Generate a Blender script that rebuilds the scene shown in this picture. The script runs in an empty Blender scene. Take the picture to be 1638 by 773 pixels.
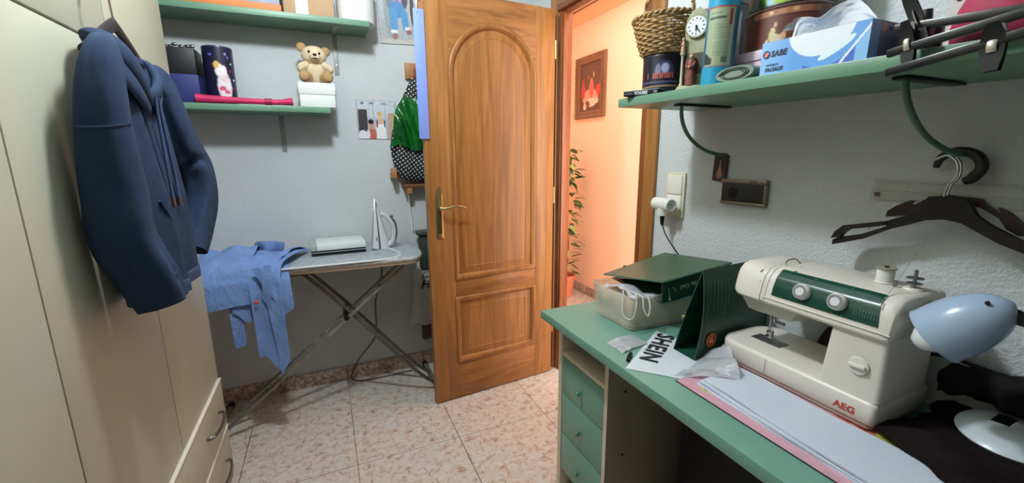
import bpy, bmesh, math, random
from mathutils import Vector, Matrix, noise
random.seed(4)
SC = bpy.context.scene
COL = SC.collection
PI = math.pi

# ------------------------------------------------------------------ camera
def set_camera():
    cx, cy, f = 819.0, 386.5, 680.0
    Y = Vector((514-cx, -(248-cy), -f)).normalized()
    Z = -Vector((840-cx, -(3690-cy), -f)).normalized()
    Z = (Z - Z.dot(Y)*Y).normalized()
    X = Y.cross(Z)
    cam = bpy.data.cameras.new('camera'); o = bpy.data.objects.new('camera', cam)
    COL.objects.link(o)
    R = Matrix((X, Y, Z)).to_4x4()
    o.matrix_world = Matrix.Translation((0, 0, 1.3)) @ R
    cam.sensor_width = 36.0; cam.lens = f/1638.0*36.0
    cam.clip_start = 0.02; cam.clip_end = 50
    SC.camera = o
set_camera()

# ------------------------------------------------------------------ light
W = bpy.data.worlds.new('world'); SC.world = W; W.use_nodes = True
W.node_tree.nodes['Background'].inputs[0].default_value = (0.75, 0.86, 1.0, 1)
W.node_tree.nodes['Background'].inputs[1].default_value = 0.02
def point(name, loc, power, color, radius):
    l = bpy.data.lights.new(name, 'POINT'); l.energy = power; l.color = color; l.shadow_soft_size = radius
    o = bpy.data.objects.new(name, l); o.location = loc; COL.objects.link(o); return o
point('room_lamp_light', (0.04, 1.17, 2.36), 72.0, (0.87, 0.95, 1.0), 0.07)
def area(name, loc, power, color, sx, sy):
    l = bpy.data.lights.new(name, 'AREA'); l.energy = power; l.color = color; l.shape = 'RECTANGLE'; l.size = sx; l.size_y = sy
    o = bpy.data.objects.new(name, l); o.location = loc; COL.objects.link(o); return o
area('corridor_lamp_light', (1.60, 2.3, 2.44), 12.0, (1.0, 0.92, 0.84), .35, 1.6)
area('corridor_fill_light', (1.70, .56, 1.25), 44.0, (1.0, 0.94, 0.88), .7, 2.1).rotation_euler = (PI/2, 0, 0)  # added fill panel at the closed corridor end, evens out the orange wall
SC.view_settings.view_transform = 'Standard'
SC.view_settings.look = 'None'
SC.view_settings.gamma = 1.0
SC.view_settings.use_curve_mapping = False
SC.view_settings.exposure = 0.0
SC.cycles.max_bounces = 8
SC.cycles.diffuse_bounces = 5
SC.cycles.transparent_max_bounces = 12
SC.cycles.sample_clamp_indirect = 4.0

# ------------------------------------------------------------------ colour and materials
def lin(c):
    c = c/255.0
    return c/12.92 if c <= 0.04045 else ((c+0.055)/1.055)**2.4
def S(r, g, b): return (lin(r), lin(g), lin(b), 1.0)
MATS = {}
class NT:
    def __init__(s, name):
        s.m = bpy.data.materials.new(name); s.m.use_nodes = True
        s.t = s.m.node_tree; s.n = s.t.nodes; s.l = s.t.links
        s.b = s.n['Principled BSDF']; s.co = None
    def coord(s, kind='Object', scale=(1, 1, 1), rot=(0, 0, 0)):
        tc = s.n.new('ShaderNodeTexCoord'); mp = s.n.new('ShaderNodeMapping')
        mp.inputs['Scale'].default_value = scale; mp.inputs['Rotation'].default_value = rot
        s.l.new(tc.outputs[kind], mp.inputs[0]); return mp.outputs[0]
    def noise(s, vec, scale, detail=3, rough=0.5, dist=0.0):
        n = s.n.new('ShaderNodeTexNoise'); n.inputs['Scale'].default_value = scale
        n.inputs['Detail'].default_value = detail; n.inputs['Roughness'].default_value = rough
        n.inputs['Distortion'].default_value = dist
        s.l.new(vec, n.inputs['Vector']); return n.outputs['Fac']
    def ramp(s, fac, stops):
        r = s.n.new('ShaderNodeValToRGB'); e = r.color_ramp.elements
        while len(e) < len(stops): e.new(0.5)
        for i, (p, c) in enumerate(stops): e[i].position = p; e[i].color = c
        s.l.new(fac, r.inputs[0]); return r.outputs[0]
    def mix(s, fac, a, b, mode='MIX'):
        m = s.n.new('ShaderNodeMix'); m.data_type = 'RGBA'; m.blend_type = mode
        for sock, v in ((m.inputs[0], fac), (m.inputs[6], a), (m.inputs[7], b)):
            if isinstance(v, (int, float)): sock.default_value = v
            elif isinstance(v, tuple): sock.default_value = v
            else: s.l.new(v, sock)
        return m.outputs[2]
    def bump(s, h, strength=0.3, dist=0.002):
        b = s.n.new('ShaderNodeBump'); b.inputs['Strength'].default_value = strength
        b.inputs['Distance'].default_value = dist
        s.l.new(h, b.inputs['Height']); s.l.new(b.outputs[0], s.b.inputs['Normal'])
    def color(s, c):
        if isinstance(c, tuple): s.b.inputs['Base Color'].default_value = c
        else: s.l.new(c, s.b.inputs['Base Color'])
    def set(s, **k):
        for a, v in k.items(): s.b.inputs[a.replace('_', ' ')].default_value = v
def plain(name, c, rough=0.5, metal=0.0, var=0.0, vscale=6.0, bump=0.0, bscale=200.0, bdist=0.001, **k):
    if name in MATS: return MATS[name]
    t = NT(name); v = t.coord()
    if var:
        d = tuple(x*(1-var) for x in c[:3])+(1,); e = tuple(min(1, x*(1+var)) for x in c[:3])+(1,)
        t.color(t.ramp(t.noise(v, vscale, 4), [(0.35, d), (0.65, e)]))
    else: t.color(c)
    t.set(Roughness=rough, Metallic=metal)
    if bump: t.bump(t.noise(v, bscale, 3), bump, bdist)
    for a, x in k.items(): t.b.inputs[a.replace('_', ' ')].default_value = x
    MATS[name] = t.m; return t.m
def wood(name, dark, light, axis='z', rough=0.4, scale=1.0):
    if name in MATS: return MATS[name]
    t = NT(name); sc = {'z': (9, 9, 0.55), 'x': (0.55, 9, 9), 'y': (9, 0.55, 9)}[axis]
    v = t.coord(scale=tuple(a*scale for a in sc))
    a = t.noise(v, 2.2, 5, 0.55, 1.6)
    sc2 = {'z': (60, 60, 1.6), 'x': (1.6, 60, 60), 'y': (60, 1.6, 60)}[axis]
    f = t.noise(t.coord(scale=tuple(a*scale for a in sc2)), 3.0, 3)
    c1 = t.ramp(a, [(0.32, dark), (0.62, light)])
    c2 = t.ramp(f, [(0.3, (0.62, 0.58, 0.52, 1)), (0.62, (1, 1, 1, 1))])
    t.color(t.mix(0.55, c1, c2, 'MULTIPLY')); t.set(Roughness=rough)
    t.bump(f, 0.12, 0.0006); MATS[name] = t.m; return t.m
def printed(name, rough=0.45, **k):
    if name in MATS: return MATS[name]
    t = NT(name); a = t.n.new('ShaderNodeAttribute'); a.attribute_name = 'Col'
    t.l.new(a.outputs['Color'], t.b.inputs['Base Color']); t.set(Roughness=rough)
    for q, x in k.items(): t.b.inputs[q.replace('_', ' ')].default_value = x
    MATS[name] = t.m; return t.m
def clear(name, tint, alpha, rough=0.15, wrinkle=0.0):
    if name in MATS: return MATS[name]
    t = NT(name); t.color(tint); t.set(Roughness=rough, Alpha=alpha)
    if wrinkle: t.bump(t.noise(t.coord(), 35, 4, 0.6, 1.0), wrinkle, 0.006)
    MATS[name] = t.m; return t.m

# ------------------------------------------------------------------ mesh building
def origin(o):
    v = Vector((0, 0, 0))
    while o: v += o.location; o = o.parent
    return v
class G:
    def __init__(s):
        s.bm = bmesh.new(); s.lay = None
    def _add(s, verts, faces, M=None):
        vs = [s.bm.verts.new((M @ Vector(v)) if M else Vector(v)) for v in verts]
        for f in faces:
            try: s.bm.faces.new([vs[i] for i in f])
            except ValueError: pass
        return vs
    def box(s, x0, x1, y0, y1, z0, z1, bev=0.0, M=None, seg=2):
        b = bmesh.new()
        vs = [b.verts.new(p) for p in ((x0,y0,z0),(x1,y0,z0),(x1,y1,z0),(x0,y1,z0),(x0,y0,z1),(x1,y0,z1),(x1,y1,z1),(x0,y1,z1))]
        for f in ((3,2,1,0),(4,5,6,7),(0,1,5,4),(1,2,6,5),(2,3,7,6),(3,0,4,7)): b.faces.new([vs[i] for i in f])
        if bev: bmesh.ops.bevel(b, geom=b.edges[:], offset=bev, segments=seg, profile=0.5, affect='EDGES')
        s.merge(b, M); return s
    def merge(s, b, M=None):
        b.verts.index_update()
        s._add([v.co.copy() for v in b.verts], [[v.index for v in f.verts] for f in b.faces], M); b.free()
    def loft(s, rings, cap0=True, cap1=True, closed_ring=True, closed_path=False):
        n = len(rings[0]); vs = []
        for r in rings: vs.append([s.bm.verts.new(Vector(p)) for p in r])
        m = len(rings)
        for i in range(m if closed_path else m-1):
            a, b = vs[i], vs[(i+1) % m]
            for j in range(n if closed_ring else n-1):
                k = (j+1) % n
                s.bm.faces.new((a[j], a[k], b[k], b[j]))
        if not closed_path and closed_ring:
            if cap0: s.bm.faces.new(list(reversed(vs[0])))
            if cap1: s.bm.faces.new(vs[-1])
        return s
    def tube(s, pts, r, n=8, closed=False, smooth=0, flat=None):
        pts = [Vector(p) for p in pts]
        if smooth: pts, r = resample(pts, r, smooth, closed)
        m = len(pts); rr = r if isinstance(r, (list, tuple)) else [r]*m
        rings = []; up = None
        for i, p in enumerate(pts):
            if closed: d = pts[(i+1) % m]-pts[i-1]
            else: d = pts[min(i+1, m-1)]-pts[max(i-1, 0)]
            d.normalize()
            if up is None:
                up = Vector((0, 0, 1)) if abs(d.z) < 0.9 else Vector((1, 0, 0))
            a = (up - up.dot(d)*d)
            if a.length < 1e-5: a = d.orthogonal()
            a.normalize(); b = d.cross(a); up = a
            fl = flat or (1, 1)
            rings.append([p + (a*math.cos(2*PI*j/n)*fl[0] + b*math.sin(2*PI*j/n)*fl[1])*rr[i] for j in range(n)])
        return s.loft(rings, closed_path=closed)
    def cyl(s, p0, p1, r0, r1=None, n=20):
        return s.tube([p0, p1], [r0, r0 if r1 is None else r1], n)
    def lathe(s, prof, c=(0, 0, 0), axis=(0, 0, 1), n=24, sx=1.0, sy=1.0, cap0=True, cap1=True):
        ax = Vector(axis).normalized(); q = Vector((0, 0, 1)).rotation_difference(ax); c = Vector(c)
        rings = [[c + q @ Vector((r*sx*math.cos(2*PI*j/n), r*sy*math.sin(2*PI*j/n), z)) for j in range(n)] for r, z in prof]
        return s.loft(rings, cap0, cap1)
    def grid(s, fn, nu, nv, col=None):
        if col and not s.lay: s.lay = s.bm.verts.layers.float_color.new('Col')
        g = []
        for j in range(nv+1):
            row = []
            for i in range(nu+1):
                v = s.bm.verts.new(Vector(fn(i/nu, j/nv)))
                if col: v[s.lay] = col(i/nu, j/nv)
                row.append(v)
            g.append(row)
        for j in range(nv):
            for i in range(nu):
                s.bm.faces.new((g[j][i], g[j][i+1], g[j+1][i+1], g[j+1][i]))
        return s
    def ball(s, c, r, n=12, sc=(1, 1, 1), M=None):
        b = bmesh.new(); bmesh.ops.create_uvsphere(b, u_segments=n*2, v_segments=n, radius=r)
        MM = Matrix.Translation(c) @ (M or Matrix()) @ Matrix.Diagonal((*sc, 1))
        s.merge(b, MM); return s
    def prism(s, poly, d):
        a = [Vector(p) for p in poly]; d = Vector(d)
        s.loft([a, [p+d for p in a]]); return s
    def transform(s, M):
        bmesh.ops.transform(s.bm, matrix=M, verts=s.bm.verts[:]); return s
    def thick(s, t):
        bmesh.ops.recalc_face_normals(s.bm, faces=s.bm.faces[:])
        bmesh.ops.solidify(s.bm, geom=s.bm.faces[:], thickness=t); return s
    def build(s, name, m, parent=None, angle=38, recalc=True, label=None, cat=None, group=None, kind=None, loc=None):
        if recalc: bmesh.ops.recalc_face_normals(s.bm, faces=s.bm.faces[:])
        for f in s.bm.faces: f.smooth = True
        ca = math.radians(angle)
        for e in s.bm.edges:
            if len(e.link_faces) == 2 and e.calc_face_angle(0) > ca: e.smooth = False
        if parent is not None: L = origin(parent)
        elif loc is not None: L = Vector(loc)
        elif kind == 'structure': L = Vector((0, 0, 0))
        else:
            xs = [v.co for v in s.bm.verts]
            L = Vector(((min(v.x for v in xs)+max(v.x for v in xs))/2, (min(v.y for v in xs)+max(v.y for v in xs))/2, min(v.z for v in xs)))
        bmesh.ops.translate(s.bm, verts=s.bm.verts[:], vec=-L)
        me = bpy.data.meshes.new(name); s.bm.to_mesh(me); s.bm.free()
        o = bpy.data.objects.new(name, me); COL.objects.link(o)
        if isinstance(m, (list, tuple)):
            for x in m: me.materials.append(x)
        elif m: me.materials.append(m)
        if parent is not None: o.parent = parent
        else: o.location = L
        tag(o, label, cat, group, kind); return o
def tag(o, label=None, cat=None, group=None, kind=None):
    if label: o['label'] = label
    if cat: o['category'] = cat
    if group: o['group'] = group
    if kind: o['kind'] = kind
    return o
def thing(name, label, cat, loc, group=None):
    o = bpy.data.objects.new(name, None); o.empty_display_size = 0.05; o.location = loc
    COL.objects.link(o); return tag(o, label, cat, group)
def resample(pts, r, k, closed):
    m = len(pts); out = []; rad = []
    rr = r if isinstance(r, (list, tuple)) else [r]*m
    def P(i): return pts[i % m] if closed else pts[max(0, min(m-1, i))]
    def Q(i): return rr[i % m] if closed else rr[max(0, min(m-1, i))]
    for i in range(m if closed else m-1):
        for j in range(k):
            t = j/k; a, b, c, d = P(i-1), P(i), P(i+1), P(i+2)
            out.append(0.5*((2*b)+(c-a)*t+(2*a-5*b+4*c-d)*t*t+(3*b-a-3*c+d)*t**3))
            rad.append(Q(i)*(1-t)+Q(i+1)*t)
    if not closed: out.append(pts[-1]); rad.append(rr[-1])
    return out, rad
def frame(o, ux, uy):
    """matrix with origin o, x axis along ux, y axis along uy (made square), z = normal"""
    ux = Vector(ux).normalized(); uy = Vector(uy); uy = (uy-uy.dot(ux)*ux).normalized(); n = ux.cross(uy)
    M = Matrix((ux, uy, n)).transposed().to_4x4(); M.translation = Vector(o); return M
def text(s, size, M, m, parent, name='lettering', bold=0.0, sx=1.0, space=1.0, align='LEFT', shear=0.0, label=None):
    cu = bpy.data.curves.new('t', 'FONT'); cu.body = s; cu.size = size; cu.extrude = 0.0002
    cu.offset = bold; cu.space_character = space; cu.align_x = align; cu.shear = shear; cu.resolution_u = 2
    t = bpy.data.objects.new('t', cu); COL.objects.link(t)
    dg = bpy.context.evaluated_depsgraph_get(); dg.update()
    me = bpy.data.meshes.new_from_object(t.evaluated_get(dg))
    bpy.data.objects.remove(t)
    me.transform(Matrix.Translation(-origin(parent)) @ M @ Matrix.Diagonal((sx, 1, 1, 1)))
    me.name = name; me.materials.clear(); me.materials.append(m)
    o = bpy.data.objects.new(name, me); COL.objects.link(o); o.parent = parent
    if label: o['label'] = label
    return o
def paint(shapes, base):
    """picture made of ellipses ('e') and rectangles ('r'): (kind, cx, cy, rx, ry, (r,g,b)) in 0..1, y up"""
    sh = [(k, a, b, c, d, S(*col)) for k, a, b, c, d, col in shapes]; bs = S(*base)
    def f(u, v):
        out = bs; uw = u+.012*noise.noise(Vector((u*30, v*30, 1))); vw = v+.012*noise.noise(Vector((u*30, v*30, 7)))
        for k, a, b, c, d, col in sh:
            if k == 'e': q = (1-math.sqrt(((uw-a)/c)**2+((vw-b)/d)**2))*5
            else: q = (1-max(abs(u-a)/c, abs(v-b)/d))*14
            if q > 0:
                q = min(1, q); out = tuple(x*(1-q)+y*q for x, y in zip(out, col))
        n = 1+.22*noise.noise(Vector((u*22, v*22, 3)))
        return (out[0]*n, out[1]*n, out[2]*n, 1)
    return f
def nz(x, y, z=0.0, s=1.0): return noise.noise(Vector((x*s, y*s, z*s)))
def copy_tree(o, parent=None):
    c = o.copy(); COL.objects.link(c); c.parent = parent
    for ch in list(o.children): copy_tree(ch, c)
    return c

# ------------------------------------------------------------------ shared materials
M_white_wall = None
def mk():
    t = NT('stucco_wall'); v = t.coord()
    t.color(t.ramp(t.noise(v, 1.5, 3), [(0.3, S(196, 200, 202)), (0.7, S(208, 212, 214))])); t.set(Roughness=0.85)
    n = t.noise(v, 150, 3, 0.55, 0.2); t.bump(t.ramp(n, [(0.35, (0, 0, 0, 1)), (0.7, (1, 1, 1, 1))]), 0.5, 0.003)
    MATS['wall'] = t.m
    t = NT('orange_wall'); v = t.coord()
    t.color(t.ramp(t.noise(v, 2, 3), [(0.3, S(244, 208, 181)), (0.7, S(247, 212, 186))])); t.set(Roughness=0.8)
    t.bump(t.noise(v, 40, 3), 0.25, 0.003); MATS['orange'] = t.m
    t = NT('marbled_tile'); v = t.coord()
    a = t.noise(v, 34, 8, 0.72, 0.8); b = t.noise(v, 4.5, 5, 0.6, 1.5)
    c1 = t.ramp(a, [(0.35, S(160, 130, 110)), (0.43, S(194, 176, 160)), (0.50, S(208, 202, 196)), (0.7, S(218, 217, 214))])
    c2 = t.ramp(b, [(0.42, S(238, 238, 238)), (0.6, S(246, 238, 230))])
    t.color(t.mix(0.8, c1, c2, 'MULTIPLY')); t.set(Roughness=0.28); MATS['tile'] = t.m
    t = NT('speckled_skirting'); v = t.coord()
    a = t.noise(v, 45, 6, 0.65, 0.5)
    t.color(t.ramp(a, [(0.36, S(104, 82, 64)), (0.48, S(164, 142, 122)), (0.62, S(200, 184, 168))])); t.set(Roughness=0.3); MATS['skirt'] = t.m
    for key, c0, c1 in (('green', (98, 142, 126), (110, 154, 138)), ('shelf_green', (92, 130, 106), (104, 142, 118))):
        t = NT(key+'_paint'); v = t.coord()
        t.color(t.ramp(t.noise(v, 5, 5, 0.6), [(0.3, S(*c0)), (0.7, S(*c1))])); t.set(Roughness=0.42)
        t.bump(t.noise(v, 260, 2), 0.1, 0.0006); MATS[key] = t.m
mk()
M_CREAM = plain('cream_melamine', S(180, 179, 157), 0.42, var=0.02, bump=0.06, bscale=600, bdist=0.0004)
M_BEECH = plain('pale_melamine', S(206, 190, 166), 0.5, var=0.04, vscale=12)
M_BLACK = plain('black_plastic', S(13, 13, 15), 0.45, Specular_IOR_Level=.3)
M_DKBROWN = plain('dark_brown_plastic', S(24, 18, 19), 0.45, Specular_IOR_Level=.35)
M_CHROME = plain('chrome', S(200, 200, 205), 0.22, 1.0)
M_STEEL = plain('brushed_steel', S(150, 150, 150), 0.38, 1.0)
M_WHITE = plain('white_plastic', S(226, 226, 220), 0.4)
M_CARD = plain('cardboard', S(176, 144, 112), 0.85, var=0.05)
M_OAK = wood('oak_vertical', S(130, 84, 38), S(164, 113, 58), 'z')
M_OAKH = wood('oak_horizontal', S(128, 82, 38), S(160, 109, 56), 'x')
M_OAKY = wood('oak_along', S(128, 82, 38), S(160, 109, 56), 'y')
M_DKRED = wood('jamb_wood', S(110, 58, 26), S(142, 80, 38), 'z')
M_INK = plain('black_ink', S(22, 22, 26), 0.6)
M_BRASS = plain('aged_brass', S(176, 160, 112), 0.3, 1.0)
M_GALV = plain('grey_metal', S(158, 156, 150), 0.5, 0.3)
# ================================================================== THE SETTING
def struct(g, name, m): return g.build(name, m, kind='structure')
XR, YB, ZC = 1.21, 2.50, 2.50            # right wall, back wall, ceiling
flo = struct(G().box(-1.10, 2.30, -2.45, 3.75, -0.06, -0.012), 'floor', plain('grout', S(150, 138, 126), 0.9))
tile_me = None
def tile(x0, x1, y0, y1, h=0.012, parent=None):
    g = G().box(x0+.0013, x1-.0013, y0+.0013, y1-.0013, -h, 0, 0.0011, seg=1)
    return g.build('tile', MATS['tile'], parent or flo)
xs = [-1.06]+[-.872+.45*i for i in range(7)]+[2.17]
ys = [-2.40]+[-2.328+.45*i for i in range(14)]
for i in range(len(xs)-1):
    for j in range(len(ys)-1):
        x0, x1, y0, y1 = xs[i], xs[i+1], ys[j], min(ys[j+1], 3.65)
        if x0 >= 1.3 and y1 <= .6: continue
        if x1 <= 1.3 and y0 >= 2.5: continue
        tile(x0, x1, y0, y1)
struct(G().box(-1.10, 1.32, -2.45, 2.6, ZC, ZC+.08), 'ceiling', plain('ceiling_white', S(214, 216, 216), 0.9))
struct(G().box(1.32, 2.30, 0.5, 3.75, ZC, ZC+.08), 'ceiling_corridor', plain('ceiling_warm', S(236, 214, 196), 0.9))
struct(G().box(-1.10, 1.30, YB, YB+.1, -.03, ZC), 'wall_back', MATS['wall'])
struct(G().box(-1.12, -1.06, -2.45, YB, -.03, ZC), 'wall_left', MATS['wall'])
struct(G().box(-1.10, 1.30, -2.46, -2.40, -.03, ZC), 'wall_near', plain('far_side_paint', S(150, 146, 138), .9))
DY0, DY1, DZ = 1.392, 2.125, 2.035       # doorway
g = G(); g.box(XR, 1.275, -2.42, DY0-.0, -.03, ZC); g.box(XR, 1.275, DY1, YB, -.03, ZC); g.box(XR, 1.275, DY0, DY1, DZ+.03, ZC)
struct(g, 'wall_right', MATS['wall'])
# corridor shell
g = G(); g.box(2.17, 2.25, .5, 3.70, -.03, ZC); struct(g, 'wall_corridor', MATS['orange'])
g = G(); g.box(1.30, 2.17, 3.65, 3.72, -.03, ZC); struct(g, 'wall_corridor_far', MATS['orange'])
g = G(); g.box(1.276, 1.34, YB+.1, 3.65, -.03, ZC); g.box(1.2755, 1.298, DY1+.08, YB+.1, -.03, ZC); struct(g, 'wall_corridor_left', MATS['orange'])
g = G(); g.box(1.30, 2.17, .45, .5, -.03, ZC); struct(g, 'wall_corridor_near', MATS['orange'])
# corridor cornice: a stepped moulding under the ceiling
g = G(); pr = [(0, 0), (-.018, 0), (-.022, .012), (-.05, .05), (-.055, .07), (-.07, .075), (0, .075)]
g.prism([(2.17+a, .5, ZC-.10+b) for a, b in pr], (0, 3.15, 0)); struct(g, 'trim_1', plain('cornice_paint', S(250, 178, 136), 0.8))
# skirtings laid as separate lengths of tile
def skirt(name, segs, axis, face, out, h=0.085):
    base = None
    for a, b in segs:
        if axis == 'x': g = G().box(a+.001, b-.001, min(face, face+out), max(face, face+out), 0.0005, h, 0.002)
        else: g = G().box(min(face, face+out), max(face, face+out), a+.001, b-.001, 0.0005, h, 0.002)
        if base is None: base = g.build(name, MATS['skirt'], kind='structure')
        else: g.build('skirting_tile', MATS['skirt'], base)
skirt('baseboard_back', [(-.42, .03), (-.85, -.42), (.03, .48), (.48, .93), (.93, 1.208)], 'x', YB, -.012)
skirt('baseboard_right', [(DY1+.075, YB-.013)], 'y', XR, -.012)
skirt('baseboard_corridor', [(2.75, 3.2), (3.2, 3.648), (2.3, 2.75), (1.85, 2.3), (1.4, 1.85)], 'y', 2.17, -.012)
skirt('baseboard_corridor_far', [(1.72, 2.157), (1.36, 1.72)], 'x', 3.65, -.012)
# door frame: casings, jambs with a rebate, head
def casing(y0, y1, z0, z1, mat, name, par=None):
    g = G(); g.box(XR-.016, XR-.0005, y0, y1, z0, z1, .004); return g.build(name, mat, par, kind=None if par else 'structure')
fr = casing(1.325, 1.393, 0, DZ+.085, M_OAK, 'trim_2')
casing(DY1-.002, DY1+.068, 0, DZ+.085, M_OAK, 'casing', fr)
casing(1.3931, DY1-.003, DZ+.018, DZ+.085, M_OAKY, 'head_casing', fr)
G().box(XR-.0160, 1.278, DY0+.0012, DY0+.026, 0, DZ, .002).build('jamb', M_DKRED, fr)
g = G(); g.box(XR-.0, 1.276, 2.096, DY1-.003, 0, DZ, .002); g.box(1.216, 1.252, 2.082, 2.098, 0, DZ, .002); g.build('jamb', M_DKRED, fr)
g = G(); g.box(XR-.0160, 1.276, DY0+.026, DY1-.003, DZ-.004, DZ+.0175, .002); g.box(1.216, 1.252, DY0+.026, 2.08, DZ-.018, DZ-.003, .002); g.build('head_jamb', M_DKRED, fr)
g = G(); g.cyl((1.2155, DY0+.0, 1.02), (1.2155, DY0+.0, 1.10), .006, n=10); g.build('strike_plate', M_BRASS, fr)

# ================================================================== DOOR
FB = Vector((.446, 2.02, .008)); HB = Vector((1.166, 2.086, .008))
du = (HB-FB).normalized(); dn = Vector((du.y, -du.x, 0))     # towards the room
DW = (HB-FB).length; DH = 2.018
def D(s, z, t=0.0): return FB + du*s + dn*t + Vector((0, 0, z))
door = thing('door', 'open varnished oak door with one arched and one rectangular panel', 'door', tuple((FB+HB)/2))
def dslab(g, s0, s1, z0, z1, t0, t1, bev=.0015):
    M = Matrix((du, dn, Vector((0, 0, 1)))).transposed().to_4x4(); M.translation = FB
    return g.box(s0, s1, t0, t1, z0, z1, bev, M=M)
dslab(G(), 0, DW, 0, DH, -.034, -.012).build('core', M_OAK, door)
dslab(G(), 0, .1295, 0, DH, -.0119, 0).build('stile', M_OAK, door)
dslab(G(), .6075, DW, 0, DH, -.0119, 0).build('stile', M_OAK, door)
dslab(G(), .1297, .6073, 0, .203, -.0119, 0).build('rail', M_OAKH, door)
dslab(G(), .1297, .6073, .563, .661, -.0119, 0).build('rail', M_OAKH, door)
AC, AR, AZ = .3685, .2388, 1.662
g = G(); n = 28
top = []; low = []
for i in range(n+1):
    a = PI - PI*i/n; low.append((AC+AR*math.cos(a), AZ+AR*math.sin(a))); top.append((AC+AR*math.cos(a), DH-.0015))
for tt in ((0, -.0119),):
    rings = []
    for (a, b), (c, d) in zip(low, top):
        rings.append([D(a, b, -.0119), D(a, b, 0), D(c, d, 0), D(c, d, -.0119)])
    g.loft(rings)
g.build('arched_rail', M_OAKH, door)
def loop(d, arch, s0, s1, z0, z1, t):
    """outline inset by d, lifted by t"""
    pts = [D(s0+d, z0+d, t), D(s1-d, z0+d, t)]
    if arch:
        c = (s0+s1)/2; r = (s1-s0)/2-d
        for i in range(25):
            a = PI*i/24; pts.append(D(c+r*math.cos(a), z1+r*math.sin(a), t))
    else: pts += [D(s1-d, z1-d, t), D(s0+d, z1-d, t)]
    return pts
for arch, (s0, s1, z0, z1) in ((True, (.1297, .6073, .661, 1.662)), (False, (.1297, .6073, .203, .563))):
    g = G(); prof = [(-.004, .0002), (-.002, .005), (.004, .0072), (.012, .006), (.018, .001), (.024, -.006), (.027, -.0105)]
    g.loft([loop(d, arch, s0, s1, z0, z1, t) for d, t in prof], False, False)
    g.build('moulding', wood('oak_moulding', S(126, 80, 34), S(158, 106, 50), 'z'), door, angle=60)
    g = G(); prof = [(.026, -.0112), (.032, -.0108), (.060, -.003), (.064, -.0025), (.066, -.004), (.07, -.004)]
    g.loft([loop(d, arch, s0, s1, z0, z1, t) for d, t in prof], False, True)
    g.build('raised_panel', M_OAK, door, angle=25)
# lever handle on a long backplate
pc = .0555
g = G(); ring = []
oz = [(-.018, .886), (.018, .886), (.018, 1.10), (.013, 1.112), (.013, 1.118), (.006, 1.124), (.003, 1.137), (-.003, 1.137), (-.006, 1.124), (-.013, 1.118), (-.013, 1.112), (-.018, 1.10)]
g.loft([[D(pc+a*(1-q), z, t) for a, z in oz] for t, q in ((.0002, 0), (.003, 0), (.0045, .12))]); bp = g.build('backplate', M_BRASS, door)
g = G(); g.loft([[D(pc+a*.55, .93+(z-.93)*.5+(.0 if z < 1 else -.0), t) for a, z in oz[:6]+oz[8:]] for t in (.0046, .0056)]); g.build('plate_inset', plain('dark_bronze', S(86, 80, 62), .3, .8), bp)
g = G(); g.cyl(D(pc, 1.036, .004), D(pc, 1.036, .03), .011, .009); g.ball(D(pc, 1.036, .034), .012, 8); g.build('rose', M_BRASS, bp)
g = G(); g.tube([D(pc, 1.036, .036), D(pc+.03, 1.038, .046), D(pc+.07, 1.046, .05), D(pc+.11, 1.038, .048), D(pc+.125, 1.030, .046)], [.007, .0065, .006, .005, .004], 10, smooth=5); g.build('lever', M_BRASS, door)
dslab(G(), -.0015, .0, .93, 1.12, -.028, -.006, 0).build('latch_plate', M_STEEL, door)
g = G()
for z in (.25, 1.02, 1.78): g.cyl(D(DW+.004, z, -.004), D(DW+.004, z+.09, -.004), .006, n=12)
hg = None
g.bm.free()
for z in (.25, 1.02, 1.78): G().cyl(D(DW+.006, z, -.004), D(DW+.006, z+.09, -.004), .0055, n=12).build('hinge', M_BRASS, door)
# ================================================================== WARDROBE
WX = -.45
wd = thing('wardrobe', 'tall cream fitted wardrobe along the left wall with flat doors', 'wardrobe', (-.75, .7, 0))
G().box(-1.055, WX-.020, -.47, 1.878, .0, 2.46, .002).build('carcass', M_CREAM, wd)
for k in range(5):
    y0 = 1.88-.47*(k+1); y1 = y0+.47
    if y0 < -.5: break
    zl = .4415 if y1 > .95 else .05
    G().box(WX-.019, WX, y0+.0022, y1-.0022, zl+.002, 1.5545, .0015).build('door', M_CREAM, wd)
    G().box(WX-.019, WX, y0+.0022, y1-.0022, 1.5605, 2.45, .0015).build('upper_door', M_CREAM, wd)
def bow_handle(y0, y1, za, zb, x):
    g = G(); g.tube([(x, y0, za), (x+.020, y0+.006, za), (x+.030, (y0+y1)/2, (za+zb)/2-.004), (x+.020, y1-.006, zb), (x, y1, zb)], [.005, .0055, .0065, .0055, .005], 10, smooth=5, flat=(1.25, .8)); return g
for (z0, z1, zh) in ((.237, .4375, .345), (.034, .2335, .137)):
    d = G().box(WX-.019, WX+.007, .9425, 1.877, z0, z1, .0015).build('drawer', M_CREAM, wd)
    G().box(WX-.010, WX+.0095, .9430, 1.8765, z1-.006, z1+.0015, .001).build('edge_strip', plain('pale_edging', S(236, 232, 214), .4), d)
    for yc in (1.13, 1.69): bow_handle(yc-.085, yc+.085, zh, zh, WX+.006).build('handle', plain('pewter', S(140, 138, 128), .32, .9), d)

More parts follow.
